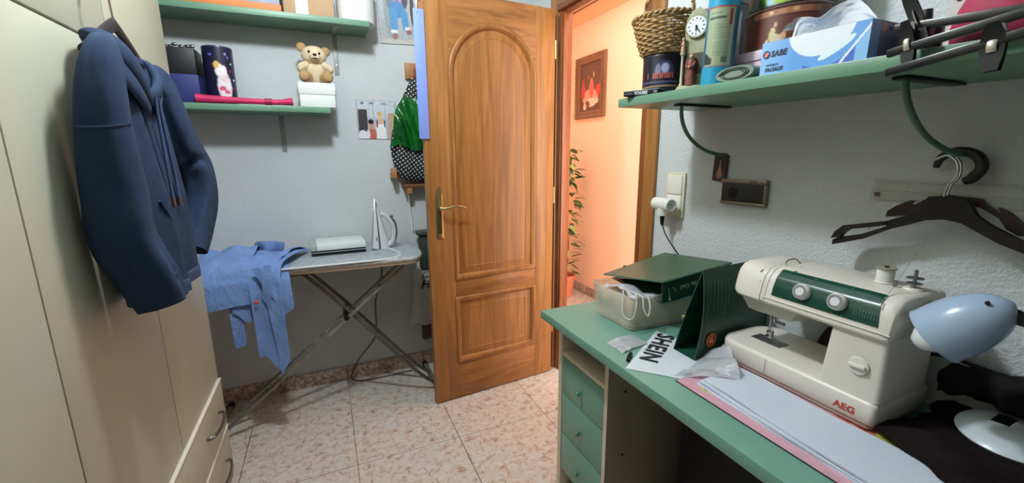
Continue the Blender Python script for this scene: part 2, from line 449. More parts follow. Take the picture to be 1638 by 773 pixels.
# ================================================================== HOODIE ON HANGER
denim = NT('navy_fleece'); v = denim.coord()
denim.color(denim.ramp(denim.noise(v, 7, 5, .6), [(.3, S(33, 46, 68)), (.7, S(45, 61, 86))])); denim.set(Roughness=.95)
denim.b.inputs['Specular IOR Level'].default_value = .2
w1 = denim.noise(denim.coord(scale=(1, 1, .4)), 15, 3, .5, 1.0); w2 = denim.noise(v, 420, 3)
denim.bump(denim.mix(.12, w1, w2), .45, .012); M_HOOD = denim.m
HC = 1.285
hk = thing('coat_hanger', 'black hanger hung on the cream wardrobe door holding the blue hoodie', 'hanger', (-.39, HC, 1.50))
g = G(); rings = []
for i in range(17):
    t = -1+2*i/16; y = HC+t*.17; z = 1.585-.085*abs(t)**1.1; h = .016*(1-.45*abs(t)); w = .006+.003*abs(t)
    rings.append([(-.395+math.cos(a)*w, y, z+math.sin(a)*h) for a in [2*PI*j/10 for j in range(10)]])
g.loft(rings); g.build('shoulder_bar', M_DKBROWN, hk)
g = G(); g.tube([(-.395, HC, 1.598), (-.396, HC, 1.625), (-.395, HC-.012, 1.65), (-.41, HC-.008, 1.675), (-.425, HC+.006, 1.67), (-.437, HC+.006, 1.648)], .0024, 8, smooth=5); g.build('hook', M_CHROME, hk)
g = G(); g.tube([(-.4495, HC+.006, 1.71), (-.447, HC+.006, 1.67), (-.438, HC+.006, 1.642), (-.430, HC+.006, 1.656)], .003, 8, smooth=4); g.box(-.4499, -.446, HC-.006, HC+.018, 1.67, 1.73, .001)
g.build('door_hook', M_WHITE, label='small white adhesive hook on the cream wardrobe door above the hoodie', cat='hook')

hd = thing('hoodie', 'blue fleece hoodie with drawstrings hanging on the wardrobe', 'hoodie', (-.38, 1.30, .97))
def body_ring(z):
    t = (z-.975)/(1.50-.975)            # 0 hem .. 1 shoulder
    y0 = 1.145-.010*t; y1 = 1.475-.015*t; dz = 0.0
    if t > .80: q = (t-.80)/.20; y0 += .085*q**1.6; y1 -= .085*q**1.6
    c = (y0+y1)/2; a = (y1-y0)/2; b = .050-.024*max(0, t-.45)/.55
    ring = []
    for j in range(72):
        th = 2*PI*j/72; ct, st = math.cos(th), math.sin(th)
        yy = c + a*math.copysign(abs(ct)**.75, ct); xx = -.392 + b*math.copysign(abs(st)**.8, st)
        if st > 0:
            env = st**.5*(1-.45*t)
            xx += env*(.006*math.sin(yy*38+z*4+.6)+.007*nz(yy*7, z*1.6, 2.1)+.0016*nz(yy*40, z*12, 5))
            xx += .010*env*math.exp(-((yy-1.20-(1.5-z)*.10)/.014)**2)
            xx -= .014*env*math.exp(-((yy-1.225-(1.5-z)*.12)/.013)**2)
        ring.append((max(xx, -.447), yy, z))
    return ring
g = G(); zs = [.975+(1.525-.975)*i/38 for i in range(39)]
g.loft([body_ring(z) for z in zs]); g.build('torso', M_HOOD, hd, angle=80)
g = G(); rr = []
for i, (z, e) in enumerate(((.974, .0), (.972, .003), (.985, .004), (1.000, .0045), (1.003, .001))):
    rr.append([(max(-.4475, -.392+(x+.392)*(1+e*9)), 1.31+(y-1.31)*(1+e*1.2), z) for x, y, _ in body_ring(max(z, .976))])
g.loft(rr, True, True); g.build('hem_band', plain('navy_rib', S(44, 60, 92), .95, bump=.5, bscale=300), hd, angle=80)
def sleeve(path, name, seed, creases=()):
    """path: (x, y, z, half x, half y)"""
    g = G(); P, R = resample([Vector(p[:3]) for p in path], 1.0, 8, False)
    A, _ = resample([Vector((p[3], p[4], 0)) for p in path], 1.0, 8, False)
    rings = []; m = len(P)
    for i, (p, a) in enumerate(zip(P, A)):
        d = (P[min(i+1, m-1)]-P[max(0, i-1)]).normalized(); ex = Vector((1, 0, 0)); ex = (ex-ex.dot(d)*d).normalized(); ey = d.cross(ex)
        r = []
        for j in range(48):
            th = 2*PI*j/48; f = 1+.07*math.sin(2*th+p.z*5+seed)+.10*nz(math.cos(th)*1.6, math.sin(th)*1.6+seed, p.z*4)
            f += .020*nz(math.cos(th)*3, math.sin(th)*3+seed, p.z*22)
            f += .085*(1-abs(math.sin(1.5*th+seed*1.7+p.z*2.2+.5*nz(p.z*5, seed))))**3 - .03
            f *= (abs(math.cos(th))**3.2+abs(math.sin(th))**3.2)**(-1/3.2)*.94
            for cz, ct, dep in creases: f -= dep*math.exp(-((p.z-cz-.03*math.cos(th-ct))/.010)**2)*max(0, math.cos(th-ct))
            q = p+ex*a.x*f*math.cos(th)+ey*a.y*f*math.sin(th); q.x = max(q.x, -.4478); r.append(q)
        rings.append(r)
    g.loft(rings, True, False)
    e = rings[-1]; c = sum(e, Vector())/48
    g.loft([e, [c+(q-c)*.88+Vector((0, 0, .003)) for q in e], [c+(q-c)*.84+Vector((0, 0, .06)) for q in e]], False, True)
    return g.build(name, M_HOOD, hd, angle=80)
sleeve([(-.374, 1.165, 1.515, .014, .030), (-.366, 1.120, 1.490, .026, .040), (-.372, 1.095, 1.43, .036, .044), (-.376, 1.085, 1.34, .043, .046), (-.380, 1.090, 1.22, .053, .046), (-.382, 1.095, 1.13, .056, .044), (-.362, 1.105, 1.05, .056, .040), (-.346, 1.115, .985, .052, .034)], 'sleeve', 1.0)
sleeve([(-.374, 1.42, 1.505, .014, .030), (-.368, 1.455, 1.478, .026, .040), (-.366, 1.480, 1.41, .036, .048), (-.356, 1.515, 1.32, .042, .052), (-.344, 1.550, 1.25, .044, .054), (-.346, 1.550, 1.17, .044, .052), (-.358, 1.515, 1.09, .040, .046), (-.366, 1.480, 1.03, .034, .038)], 'sleeve', 3.3, creases=((1.272, 1.2, .38),))
g = G(); g.tube([(-.414, 1.07, 1.355), (-.395, 1.046, 1.352), (-.370, 1.040, 1.352), (-.345, 1.052, 1.356), (-.334, 1.08, 1.362)], .0022, 6, smooth=5); g.build('shoulder_seam', M_HOOD, hd)
# hood: a folded collar ring open to the front
g = G()
g.tube([(-.352, 1.272, 1.432), (-.350, 1.225, 1.468), (-.358, 1.185, 1.506), (-.378, 1.178, 1.532), (-.405, 1.20, 1.545), (-.428, 1.27, 1.535), (-.412, 1.345, 1.525), (-.384, 1.385, 1.515), (-.358, 1.365, 1.482), (-.350, 1.325, 1.45)],
       [.016, .020, .022, .021, .018, .012, .018, .021, .021, .018], 14, closed=True, smooth=5, flat=(1.25, .60)); g.build('hood', M_HOOD, hd, angle=80)
g = G(); g.tube([(-.352, 1.262, 1.405), (-.350, 1.20, 1.440), (-.362, 1.155, 1.482), (-.382, 1.145, 1.512)], [.010, .014, .015, .010], 10, smooth=5, flat=(1.7, .55)); g.build('hood_fold', M_HOOD, hd, angle=80)
g = G(); g.tube([(-.362, 1.395, 1.468), (-.352, 1.35, 1.438), (-.352, 1.30, 1.410)], .011, 10, smooth=5, flat=(1.7, .55)); g.build('hood_fold', M_HOOD, hd, angle=80)
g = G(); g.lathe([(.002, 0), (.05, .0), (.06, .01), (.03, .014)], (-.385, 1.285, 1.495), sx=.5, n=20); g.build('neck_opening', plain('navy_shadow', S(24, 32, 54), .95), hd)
for (ya, yb, xb) in ((1.262, 1.275, -.3385), (1.288, 1.322, -.3385)):
    g = G(); g.tube([(-.336, ya, 1.432), (-.338, ya+.003, 1.39), (-.338, (ya+yb)/2, 1.31), (xb, yb-.002, 1.24), (xb, yb, 1.198)], .0036, 8, smooth=5)
    c = g.build('drawstring', plain('cord_blue', S(62, 84, 120), .9), hd)
    G().cyl((xb, yb, 1.2), (xb, yb+.002, 1.178), .0042, n=10).build('aglet', plain('copper_tip', S(120, 100, 90), .4, .7), c)
g = G(); g.tube([(-.343, 1.20, 1.20), (-.336, 1.235, 1.14), (-.334, 1.262, 1.05)], .003, 6, smooth=5); g.build('pocket_seam', M_HOOD, hd)

# ================================================================== LEFT WALL SHELVES
def shelf(x0, x1, z0, label):
    t = thing('wall_shelf', label, 'shelf', ((x0+x1)/2, 2.4, z0), 'green wall shelves')
    G().box(x0, x1, 2.293, YB-.0005, z0, z0+.0265, .0015).build('board', MATS['shelf_green'], t); return t
s1 = shelf(-1.055, .265, 1.900, 'upper green shelf on the back wall with boxes and paper roll')
s2 = shelf(-1.055, .060, 1.497, 'lower green shelf on the back wall with dark tins and toy bear')
def lbracket(par, x, zt, zb):
    g = G(); g.box(x-.011, x+.011, YB-.004, YB-.0006, zb, zt-.0005, .001); g.box(x-.011, x+.011, 2.33, YB-.004, zt-.0035, zt-.0003, .001)
    b = g.build('bracket', M_GALV, par)
    for q in (.25, .7): G().cyl((x, YB-.0042, zb+(zt-zb)*q), (x, YB-.006, zb+(zt-zb)*q), .004, n=10).build('screw', M_STEEL, b)
lbracket(s1, .112, 1.9, 1.705); lbracket(s2, -.168, 1.497, 1.317); lbracket(s1, -.75, 1.9, 1.705); lbracket(s2, -.75, 1.497, 1.317)
T1, T2 = 1.9272, 1.5242
# on the upper shelf
t = thing('flat_box', 'orange and blue flat carton on the upper back shelf', 'box', (-.32, 2.39, T1))
G().box(-.56, -.107, 2.308, 2.48, T1, T1+.030, .002).build('tray', plain('orange_card', S(204, 120, 62), .6), t)
G().box(-.555, -.112, 2.312, 2.475, T1+.0302, T1+.12, .002).build('lid', plain('bluegrey_card', S(150, 156, 170), .6, var=.15, vscale=20), t)
t = thing('cardboard_box', 'brown cardboard box sealed with white tape on the upper shelf', 'box', (.01, 2.39, T1))
G().box(-.098, .112, 2.305, 2.47, T1, T1+.16, .002).build('carton', M_CARD, t)
g = G(); g.box(-.048, .002, 2.3042, 2.3049, T1+.001, T1+.16); g.box(-.048, .002, 2.3042, 2.4702, T1+.1602, T1+.161); g.build('tape', plain('white_tape', S(196, 198, 206), .3), t)
t = thing('paper_roll', 'large white roll with ribbed layers at end of upper shelf', 'paper roll', (.212, 2.385, T1))
g = G(); prof = [(.001, 0)]
for i in range(24): prof += [(.0885, .002+i*.0075), (.0875, .0075+i*.0075)]
prof += [(.03, .185), (.03, .12)]
g.lathe([(r, z) for r, z in prof], (.216, 2.392, T1), n=40, cap1=True); g.build('layers', plain('roll_white', S(226, 226, 222), .8), t)
# on the lower shelf
M_NAVY = plain('navy_tin', S(26, 30, 62), .3)
def tin(name, label, c, r, z0, h, col, base, res=(48, 40), n=40, lidm=None, sx=1.0, start=0.0, span=2*PI, group=None):
    t = thing(name, label, 'tin', (c[0], c[1], z0), group)
    g = G()
    g.grid(lambda u, v: (c[0]+r*sx*math.cos(start+span*u), c[1]+r*math.sin(start+span*u), z0+.0005+v*(h-.001)), res[0], res[1], col)
    g.build('printed_wall', printed('tin_print', .3), t, angle=60)
    g = G(); g.lathe([(r*.4, h), (r*.93, h), (r*1.0, h-.001), (r*1.012, h+.003), (r*.98, h+.008), (r*.3, h+.008)], (c[0], c[1], z0), n=n, sx=sx); g.build('lid', lidm or base, t)
    G().lathe([(r*.3, 0), (r*.99, 0), (r*1.008, .001), (r*1.004, .004)], (c[0], c[1], z0), n=n, sx=sx).build('bottom_rim', base, t)
    return t
night = paint([('e', .30, .60, .05, .14, (232, 222, 220)), ('e', .27, .70, .035, .07, (214, 176, 90)), ('e', .34, .32, .085, .28, (220, 214, 222)), ('e', .345, .60, .035, .10, (238, 230, 236)),
               ('e', .345, .46, .038, .075, (224, 196, 196)), ('e', .315, .28, .04, .045, (196, 70, 96)), ('e', .36, .22, .035, .04, (200, 80, 110)), ('e', .41, .84, .012, .03, (120, 140, 220)), ('e', .44, .74, .012, .022, (230, 226, 240)),
               ('e', .46, .45, .011, .02, (240, 230, 240)), ('e', .22, .88, .02, .02, (90, 110, 200)), ('e', .38, .9, .015, .02, (150, 150, 210)), ('e', .42, .60, .012, .03, (170, 50, 80)), ('e', .43, .3, .012, .03, (170, 50, 80))], (22, 22, 52))
tin('storage_tin', 'tall dark blue tin printed with a pale child figure', (-.385, 2.375), .058, T2, .235, lambda u, v: night((u*1.0), v), M_NAVY, res=(120, 70), start=PI*.95)
t = thing('carton', 'dark blue box on the lower shelf beside the tall tin', 'box', (-.52, 2.38, T2))
G().box(-.60, -.457, 2.315, 2.45, T2, T2+.118, .003).build('lower_part', plain('royal_card', S(30, 42, 104), .6), t)
G().box(-.598, -.459, 2.317, 2.448, T2+.1183, T2+.225, .003).build('upper_part', plain('black_card', S(20, 20, 26), .5), t)
g = G()
for k in range(7): g.ball((-.585+.02*k, 2.325+.012*(k % 3), T2+.232+.004*(k % 2)), .012, 5, (1, .8, .6))
g.build('foil_bow', M_CHROME, t)
t = thing('rolled_umbrella', 'slim magenta rolled item lying along the lower shelf edge', 'umbrella', (-.28, 2.312, T2))
M_MAG = plain('magenta_fabric', S(196, 36, 92), .5, var=.12, vscale=30)
g = G(); g.tube([(-.475, 2.312, T2+.020), (-.40, 2.312, T2+.018), (-.30, 2.312, T2+.016), (-.20, 2.312, T2+.015), (-.15, 2.312, T2+.0155), (-.10, 2.312, T2+.020)], [.019, .016, .013, .012, .0125, .018], 12, smooth=4, flat=(1, .85)); g.build('canopy', M_MAG, t)
G().cyl((-.215, 2.312, T2+.0155), (-.185, 2.312, T2+.0155), .0150, n=14).build('strap', plain('magenta_dark', S(150, 24, 70), .5), t)
# white boxes and bear
t = thing('gift_box', 'white lidded box on the lower shelf under the toy bear', 'box', (.005, 2.36, T2))
G().box(-.070, .086, 2.318, 2.44, T2, T2+.058, .003).build('base_box', plain('white_card', S(222, 224, 222), .7), t)
G().box(-.073, .089, 2.315, 2.443, T2+.0582, T2+.112, .003).build('lid', plain('white_card', S(222, 224, 222), .7), t)
bz = T2+.113
M_FUR = plain('tan_plush', S(212, 192, 158), .95, var=.10, vscale=25, bump=.9, bscale=320, bdist=.003)
M_FUR2 = plain('brown_plush', S(172, 138, 96), .95, var=.1, vscale=25, bump=.9, bscale=320, bdist=.003)
bear = thing('teddy_bear', 'seated tan plush bear with brown ears and paws on white box', 'toy', (.01, 2.37, bz))
g = G(); g.ball((.01, 2.375, bz+.052), .05, 12, (.92, .75, 1.05)); g.build('torso', M_FUR, bear)
g = G(); g.ball((.008, 2.368, bz+.128), .05, 14, (1.12, .85, .88)); g.build('head', M_FUR, bear)
g = G(); g.ball((.012, 2.330, bz+.115), .021, 8, (1.15, .7, .85)); g.build('muzzle', M_FUR, bear)
for sx, zz in ((-1, .163), (1, .150)):
    g = G(); g.ball((.008+sx*.052, 2.375, bz+zz), .022, 8, (1, .5, 1)); g.build('ear', M_FUR2, bear)
for sx, ex in ((-1, -.012), (1, .032)):
    G().ball((ex, 2.327, bz+.135-sx*.003), .0055, 6).build('eye', M_BLACK, bear)
    g = G(); g.tube([(.01+sx*.035, 2.365, bz+.085), (.01+sx*.062, 2.345, bz+.066), (.01+sx*.05, 2.325, bz+.052)], [.019, .020, .017], 10, smooth=4); g.build('arm', M_FUR, bear)
    g = G(); g.tube([(.01+sx*.03, 2.36, bz+.026), (.01+sx*.048, 2.335, bz+.026), (.01+sx*.052, 2.322, bz+.026)], [.022, .026, .023], 12, smooth=4)
    l = g.build('leg', M_FUR2, bear)
    G().ball((.01+sx*.052, 2.312, bz+.026), .022, 8, (1, .45, 1)).build('paw', M_FUR2, l)
G().ball((.012, 2.315, bz+.123), .0075, 6, (1.2, .7, .8)).build('nose', M_BLACK, bear)
g = G(); g.tube([(.0, 2.3165, bz+.110), (.006, 2.314, bz+.105), (.012, 2.3135, bz+.109), (.018, 2.314, bz+.105), (.024, 2.3165, bz+.110)], .0018, 6, smooth=3); g.build('mouth', M_BLACK, bear)

# ================================================================== PICTURES AND RACK ON THE BACK WALL
def flat_picture(name, label, cat, x0, x1, z0, z1, y, col, res=(90, 90), edge=None, rough=.25, tilt=0.0):
    t = thing(name, label, cat, ((x0+x1)/2, y, z0))
    M = Matrix.Translation(((x0+x1)/2, y, (z0+z1)/2)) @ Matrix.Rotation(tilt, 4, 'Y') @ Matrix.Translation((-(x0+x1)/2, -y, -(z0+z1)/2))
    G().box(x0, x1, y-.003, y, z0, z1, .0005, M=M).build('backing', edge or plain('photo_edge', S(70, 64, 60), .6), t)
    g = G(); g.grid(lambda u, v: M @ Vector((x0+.001+(x1-x0-.002)*u, y-.0034, z0+.001+(z1-z0-.002)*v)), res[0], res[1], col)
    g.build('print', printed('photo_print', rough), t); return t
pic = paint([('r', .5, .8, .5, .25, (198, 206, 214)), ('r', .14, .48, .12, .30, (66, 60, 62)), ('r', .72, .55, .02, .5, (176, 186, 200)), ('r', .30, .8, .01, .25, (150, 160, 176)), ('r', .42, .8, .01, .25, (150, 160, 176)), ('e', .14, .93, .05, .04, (110, 118, 140)), ('e', .38, .93, .07, .03, (120, 130, 150)), ('e', .7, .92, .1, .03, (150, 160, 180)),
             ('e', .58, .55, .07, .15, (226, 190, 160)), ('e', .58, .66, .075, .07, (206, 170, 120)), ('e', .58, .34, .15, .22, (214, 170, 146)), ('r', .60, .18, .13, .22, (236, 232, 234)), ('r', .5, .40, .018, .10, (60, 60, 90)), ('r', .70, .40, .018, .10, (60, 60, 90)),
             ('e', .12, .06, .14, .18, (224, 220, 226)), ('e', .36, .10, .12, .22, (182, 100, 84)), ('e', .35, .36, .07, .12, (196, 140, 116)), ('e', .34, .45, .085, .07, (44, 34, 32)), ('e', .26, .12, .05, .14, (222, 214, 220)), ('r', .88, .35, .09, .35, (190, 160, 130))], (168, 180, 196))
flat_picture('photograph', 'unframed colour photo of two people pinned beside the green bag', 'photo', .192, .396, 1.384, 1.586, YB-.0008, pic)
pic2 = paint([('r', .5, .9, .5, .5, (176, 184, 188)), ('e', .25, .55, .12, .5, (150, 158, 160)), ('e', .5, .80, .22, .2, (196, 140, 180)), ('e', .3, .78, .09, .22, (120, 130, 140)), ('e', .68, .8, .09, .2, (90, 88, 100)), ('e', .5, .86, .06, .12, (60, 70, 90)), ('e', .47, .60, .2, .17, (86, 140, 186)), ('r', .37, .42, .10, .20, (92, 150, 194)), ('e', .66, .42, .10, .22, (90, 146, 190)),
              ('r', .72, .28, .07, .03, (226, 220, 222)), ('r', .37, .22, .09, .03, (226, 220, 222)), ('e', .38, .13, .09, .06, (150, 110, 112)), ('e', .75, .22, .08, .05, (140, 100, 104)), ('e', .86, .6, .06, .3, (90, 74, 70)), ('r', .5, .04, .5, .04, (188, 186, 180))], (168, 172, 174))
flat_picture('picture_panel', 'unframed picture of a child in jeans, high beside the door', 'picture', .335, .545, 1.882, 2.17, YB-.0008, pic2, tilt=-.03)

M_PINE = wood('pine', S(150, 100, 58), S(180, 128, 80), 'z', .5)
rk = thing('wall_rack', 'wooden hanging rack on the back wall holding the bags', 'rack', (.52, 2.48, 1.10))
G().box(.458, .535, 2.476, 2.4995, 1.705, 1.788, .003).build('top_block', M_PINE, rk)
G().box(.488, .512, 2.480, 2.4995, 1.20, 1.705, .002).build('upright', M_PINE, rk)
G().box(.345, .62, 2.470, 2.4995, 1.17, 1.20, .002).build('rail', wood('pine_across', S(146, 96, 56), S(176, 124, 78), 'x', .5), rk)
G().box(.346, .368, 2.40, 2.47, 1.172, 1.225, .002).build('side_arm', M_PINE, rk)
G().box(.405, .60, 2.41, 2.4995, 1.120, 1.138, .002).build('ledge', wood('pine_dark', S(92, 56, 32), S(120, 76, 44), 'x', .5), rk)
G().box(.425, .450, 2.415, 2.4995, 1.085, 1.1195, .002).build('bracket_block', M_PINE, rk)
G().cyl((.51, 2.476, 1.735), (.51, 2.43, 1.742), .007, n=12).build('peg', M_PINE, rk)
# polka dot bag
t = NT('polka_fabric'); v = t.coord(rot=(PI/2, 0, .6)); vo = t.n.new('ShaderNodeTexVoronoi'); vo.voronoi_dimensions = '2D'; vo.inputs['Scale'].default_value = 58; vo.inputs['Randomness'].default_value = .12
t.l.new(v, vo.inputs['Vector']); t.color(t.ramp(vo.outputs['Distance'], [(.19, S(200, 206, 200)), (.26, S(24, 26, 28))])); t.set(Roughness=.85); M_POLKA = t.m
bg = thing('fabric_bag', 'black fabric bag with white dots hanging from the wooden rack', 'bag', (.44, 2.42, 1.15))
g = G(); rings = []
for z, x0, x1, d in ((1.152, .44, .50, .012), (1.17, .40, .56, .03), (1.21, .375, .60, .042), (1.27, .352, .61, .046), (1.34, .345, .61, .045), (1.42, .36, .61, .042), (1.50, .385, .60, .036), (1.57, .41, .58, .028), (1.63, .44, .55, .02), (1.68, .465, .535, .014), (1.715, .49, .52, .010)):
    r = []
    for j in range(40):
        th = 2*PI*j/40; x = (x0+x1)/2+(x1-x0)/2*math.cos(th); y = 2.425+d*math.sin(th)
        y += .008*math.sin(x*60+z*9)*abs(math.sin(th))+.008*nz(x*12, z*9, j*.1); y = min(y, 2.468); r.append((x, y, z))
    rings.append(r)
g.loft(rings); g.build('pouch', M_POLKA, bg, angle=80)
g = G(); g.tube([(.495, 2.425, 1.70), (.500, 2.435, 1.745), (.512, 2.445, 1.755), (.522, 2.435, 1.745), (.515, 2.425, 1.70)], .006, 8, smooth=4); g.build('strap', plain('red_strap', S(130, 60, 40), .8), bg)
# green plastic bag
gm = NT('green_film'); v = gm.coord(); gm.color(gm.ramp(gm.noise(v, 5, 2, .5, .6), [(.35, S(8, 70, 28)), (.66, S(26, 122, 46))])); gm.set(Roughness=.16, Alpha=.9)
gm.bump(gm.noise(v, 20, 2, .5, 1.5), .6, .008)
g = G()
def gb(u, v):
    z = 1.335+.26*v; xl = .335+.075*v**1.3+.012*math.sin(v*7); xr = .60-.03*v; x = xl+(xr-xl)*u
    y = 2.372-.012*math.sin(u*PI)+.016*nz(x*26, z*8, 1)+.010*math.sin(x*95+z*30)-.012*math.sin(v*PI); return (x, y, z+.016*math.sin(u*9)*(1-v)+(.01*math.sin(u*14))*v)
g.grid(gb, 44, 40); g.thick(.0015); g.build('plastic_bag', gm.m, angle=80, label='shiny green plastic bag tied over the dotted black bag', cat='bag')
# blue strip on the free edge of the door
t = thing('blue_strip', 'long flat lavender blue strip hanging on the free door edge', 'strip', tuple(D(.004, 1.36, .01)))
g = G(); M = Matrix((du, dn, Vector((0, 0, 1)))).transposed().to_4x4(); M.translation = FB
g.box(-.018, .030, .004, .008, 1.362, 1.915, .001, M=M @ Matrix.Rotation(-.006, 4, 'Y')); g.build('strip_board', plain('lavender_plastic', S(120, 146, 222), .55), t)
g = G(); g.tube([D(-.012, 1.90, .009), D(-.014, 1.94, .011), D(-.006, 1.965, .009), D(.0, 1.95, .003)], .003, 8, smooth=4); g.build('hanging_loop', M_CHROME, t)
# darker things below the rack
t = thing('dark_pouch', 'dark green pouch hanging at the end of the ironing board', 'bag', (.51, 2.42, .62))
G().box(.474, .60, 2.40, 2.45, .64, .845, .012).build('pouch_body', plain('bottle_green', S(38, 54, 46), .6), t)
G().box(.458, .61, 2.385, 2.455, .8455, .870, .006).build('flap', plain('bottle_green_2', S(48, 66, 54), .5), t)
t = thing('shopping_bag', 'crumpled white plastic bag with black script behind the door', 'bag', (.50, 2.40, .32))
g = G(); rings = []
for i in range(18):
    z = .305+.33*i/17; k = i/17; x0 = .405+.03*k; x1 = .60; r = []
    for j in range(36):
        th = 2*PI*j/36; x = (x0+x1)/2+(x1-x0)/2*math.cos(th); y = 2.43+(.028-.012*k)*math.sin(th)
        r.append((x+.006*nz(z*20, j*.4), min(2.47, y+.012*nz(x*25, z*16, 3)), z+.010*math.sin(j*.9)*(1 if i == 0 else 0)))
    rings.append(r)
g.loft(rings); g.build('sack', plain('white_film', S(176, 178, 180), .35, var=.06, bump=.6, bscale=30, bdist=.006), t, angle=80)
text('Hela', .075, frame((.462, 2.392, .53), (1, 0, 0), (0, 0, 1)), M_INK, t, shear=.3, bold=.002)
g = G(); g.tube([(.475, 2.388, .60), (.49, 2.388, .625), (.52, 2.388, .632), (.55, 2.388, .62), (.56, 2.388, .598), (.475, 2.388, .598)], .0022, 6, smooth=4); g.build('drawn_outline', M_INK, t)
G().box(.478, .60, 2.46, 2.499, .18, .31, .004).build('wall_box', plain('brown_box', S(82, 60, 44), .6), label='small brown box on the wall below the white bag', cat='box')
g = G(); g.tube([(.438, 2.47, 1.10), (.444, 2.485, 1.0), (.45, 2.49, .93), (.452, 2.485, .86)], .004, 8, smooth=5); g.build('cord', M_WHITE, label='white cord hanging from the wooden rack down the wall', cat='cord')
g = G(); g.tube([(.27, 2.494, .80), (.262, 2.494, .62), (.235, 2.494, .52), (.215, 2.494, .44), (.21, 2.494, .30), (.19, 2.494, .22), (.10, 2.484, .12), (.05, 2.478, .02), (.10, 2.44, .005), (.25, 2.43, .005), (.40, 2.44, .005)], .0032, 8, smooth=6)
g.build('black_cable', plain('grey_cable', S(70, 68, 66), .6), label='thin dark cable running down the wall under the ironing board', cat='cable')
# ================================================================== IRONING BOARD
ib = thing('ironing_board', 'long ironing board with silver cover and crossed metal legs', 'ironing board', (-.05, 2.27, 0))
BZ = .806
def board_outline(e=0.0):
    pts = []
    x1 = .435
    for i in range(13):
        a = -PI/2+PI*i/12; ca = math.cos(a); sa = math.sin(a)
        pts.append((x1-.085+(.085+e)*math.copysign(abs(ca)**.8, ca), 2.262+(.205+e)*math.copysign(abs(sa)**.75, sa)))
    # left nose
    for i in range(13):
        a = PI/2+PI*i/12; pts.append((-.74+(.12+e)*math.cos(a), 2.262+(.17+e)*math.sin(a)))
    return pts
g = G(); g.loft([[(x, y, z) for x, y in board_outline(e)] for e, z in ((-.012, BZ-.034), (-.004, BZ-.034), (-.002, BZ-.014), (-.012, BZ-.012))]); g.build('deck', plain('board_edge', S(176, 160, 138), .6), ib)
cov = NT('silver_cover'); v = cov.coord()
cov.color(cov.ramp(cov.noise(v, 60, 4, .6), [(.35, S(150, 156, 162)), (.6, S(176, 182, 188))])); cov.set(Roughness=.5, Metallic=.15); cov.bump(cov.noise(v, 24, 4), .5, .004)
g = G(); g.loft([[(x, y, z) for x, y in board_outline(e)] for e, z in ((-.006, BZ-.024), (.003, BZ-.018), (.005, BZ-.008), (.002, BZ-.001), (-.008, BZ), (-.05, BZ+.0008))]); g.build('cover', cov.m, ib, angle=70)
g = G(); g.tube([(-.30, 2.063, BZ+.001), (.0, 2.059, BZ+.001), (.22, 2.058, BZ+.001), (.285, 2.075, BZ+.002), (.318, 2.12, BZ+.003), (.312, 2.20, BZ+.003), (.27, 2.36, BZ+.003)], .0045, 8, smooth=6); g.build('cover_piping', plain('white_cloth', S(214, 216, 218), .8), ib)
legm = plain('worn_chrome', S(132, 130, 122), .35, .45, var=.25, vscale=30)
def leg(x0, z0, x1, z1, y, r=.0115): return G().tube([(x0, y, z0), (x1, y, z1)], r, 12)
for y in (2.145, 2.235): leg(-.545, .022, .372, .772, y, .009).build('leg', legm, ib)
for y in (2.175, 2.30):
    g = G(); g.tube([(-.158, y, .772), (-.125, y, .745), (.05, y, .545), (.36, y, .155), (.47, y, .045)], .009, 12, smooth=4); g.build('leg', plain('dark_tube', S(92, 88, 82), .35, .4), ib)
g = G(); g.tube([(-.545, 2.08, .016), (-.545, 2.42, .016)], .0125, 12); g.build('foot_bar', legm, ib)
g = G(); g.tube([(.48, 2.13, .022), (.483, 2.30, .022), (.48, 2.455, .022)], .0125, 12); g.build('foot_bar', legm, ib)
for p in ((.48, 2.125), (.48, 2.45), (-.545, 2.075), (-.545, 2.42)):
    G().cyl((p[0], p[1]-.012, .0185), (p[0], p[1]+.02, .0185), .0175, n=14).build('rubber_foot', M_BLACK, ib)
G().cyl((.045, 2.135, .512), (.045, 2.315, .512), .013, n=14).build('pivot_bolt', M_BLACK, ib)
G().box(-.18, -.08, 2.11, 2.36, BZ-.048, BZ-.0345, .003).build('catch_plate', M_BLACK, ib)
G().cyl((.372, 2.14, .764), (.372, 2.40, .764), .010, n=10).build('top_crossbar', legm, ib)
# ---- iron
irn = thing('steam_iron', 'white and grey steam iron standing upright on the ironing board', 'iron', (.275, 2.33, BZ))
shr = Matrix.Translation((.205, 2.33, BZ)) @ Matrix.Rotation(math.radians(6), 4, 'Y') @ Matrix.Rotation(math.radians(-9), 4, 'Z')
def IW(t): return .050*(1-t**2.2)**.8          # half width of the sole at height t
def iring(t, d0, d1, kw=1.0, n=14):
    """open half-section from the sole (x = d0) bulging to d1"""
    w = IW(t)*kw+.0006; z = .012+.255*t
    return [shr @ Vector((d0+(d1-d0)*math.sin(PI*j/n)**.75 if j not in (0, n) else d0, -w*math.cos(PI*j/n), z)) for j in range(n+1)]
ts = [i/16*.985 for i in range(17)]
G().loft([[shr @ Vector((x, y, .010+.260*t)) for x, y in ((0, -IW(t)-.001), (.004, -IW(t)-.001), (.004, IW(t)+.001), (0, IW(t)+.001))] for t in ts]).build('soleplate', M_STEEL, irn)
def dep(t): return .006+.095*(1-t)**.85
G().loft([iring(t, .0042, dep(t)*.62, .97) for t in ts]).build('body', plain('iron_white', S(214, 216, 218), .35), irn, angle=50)
G().loft([iring(t, .0048+dep(t)*.10, dep(t)*.70, .90) for t in ts]).build('grey_band', plain('iron_grey', S(84, 88, 92), .4), irn, angle=50)
G().loft([iring(t*.93, .0052+dep(t)*.2, dep(t)*.70+.022*(1-t)**.5, .80) for t in ts]).build('housing', plain('iron_white', S(214, 216, 218), .35), irn, angle=50)
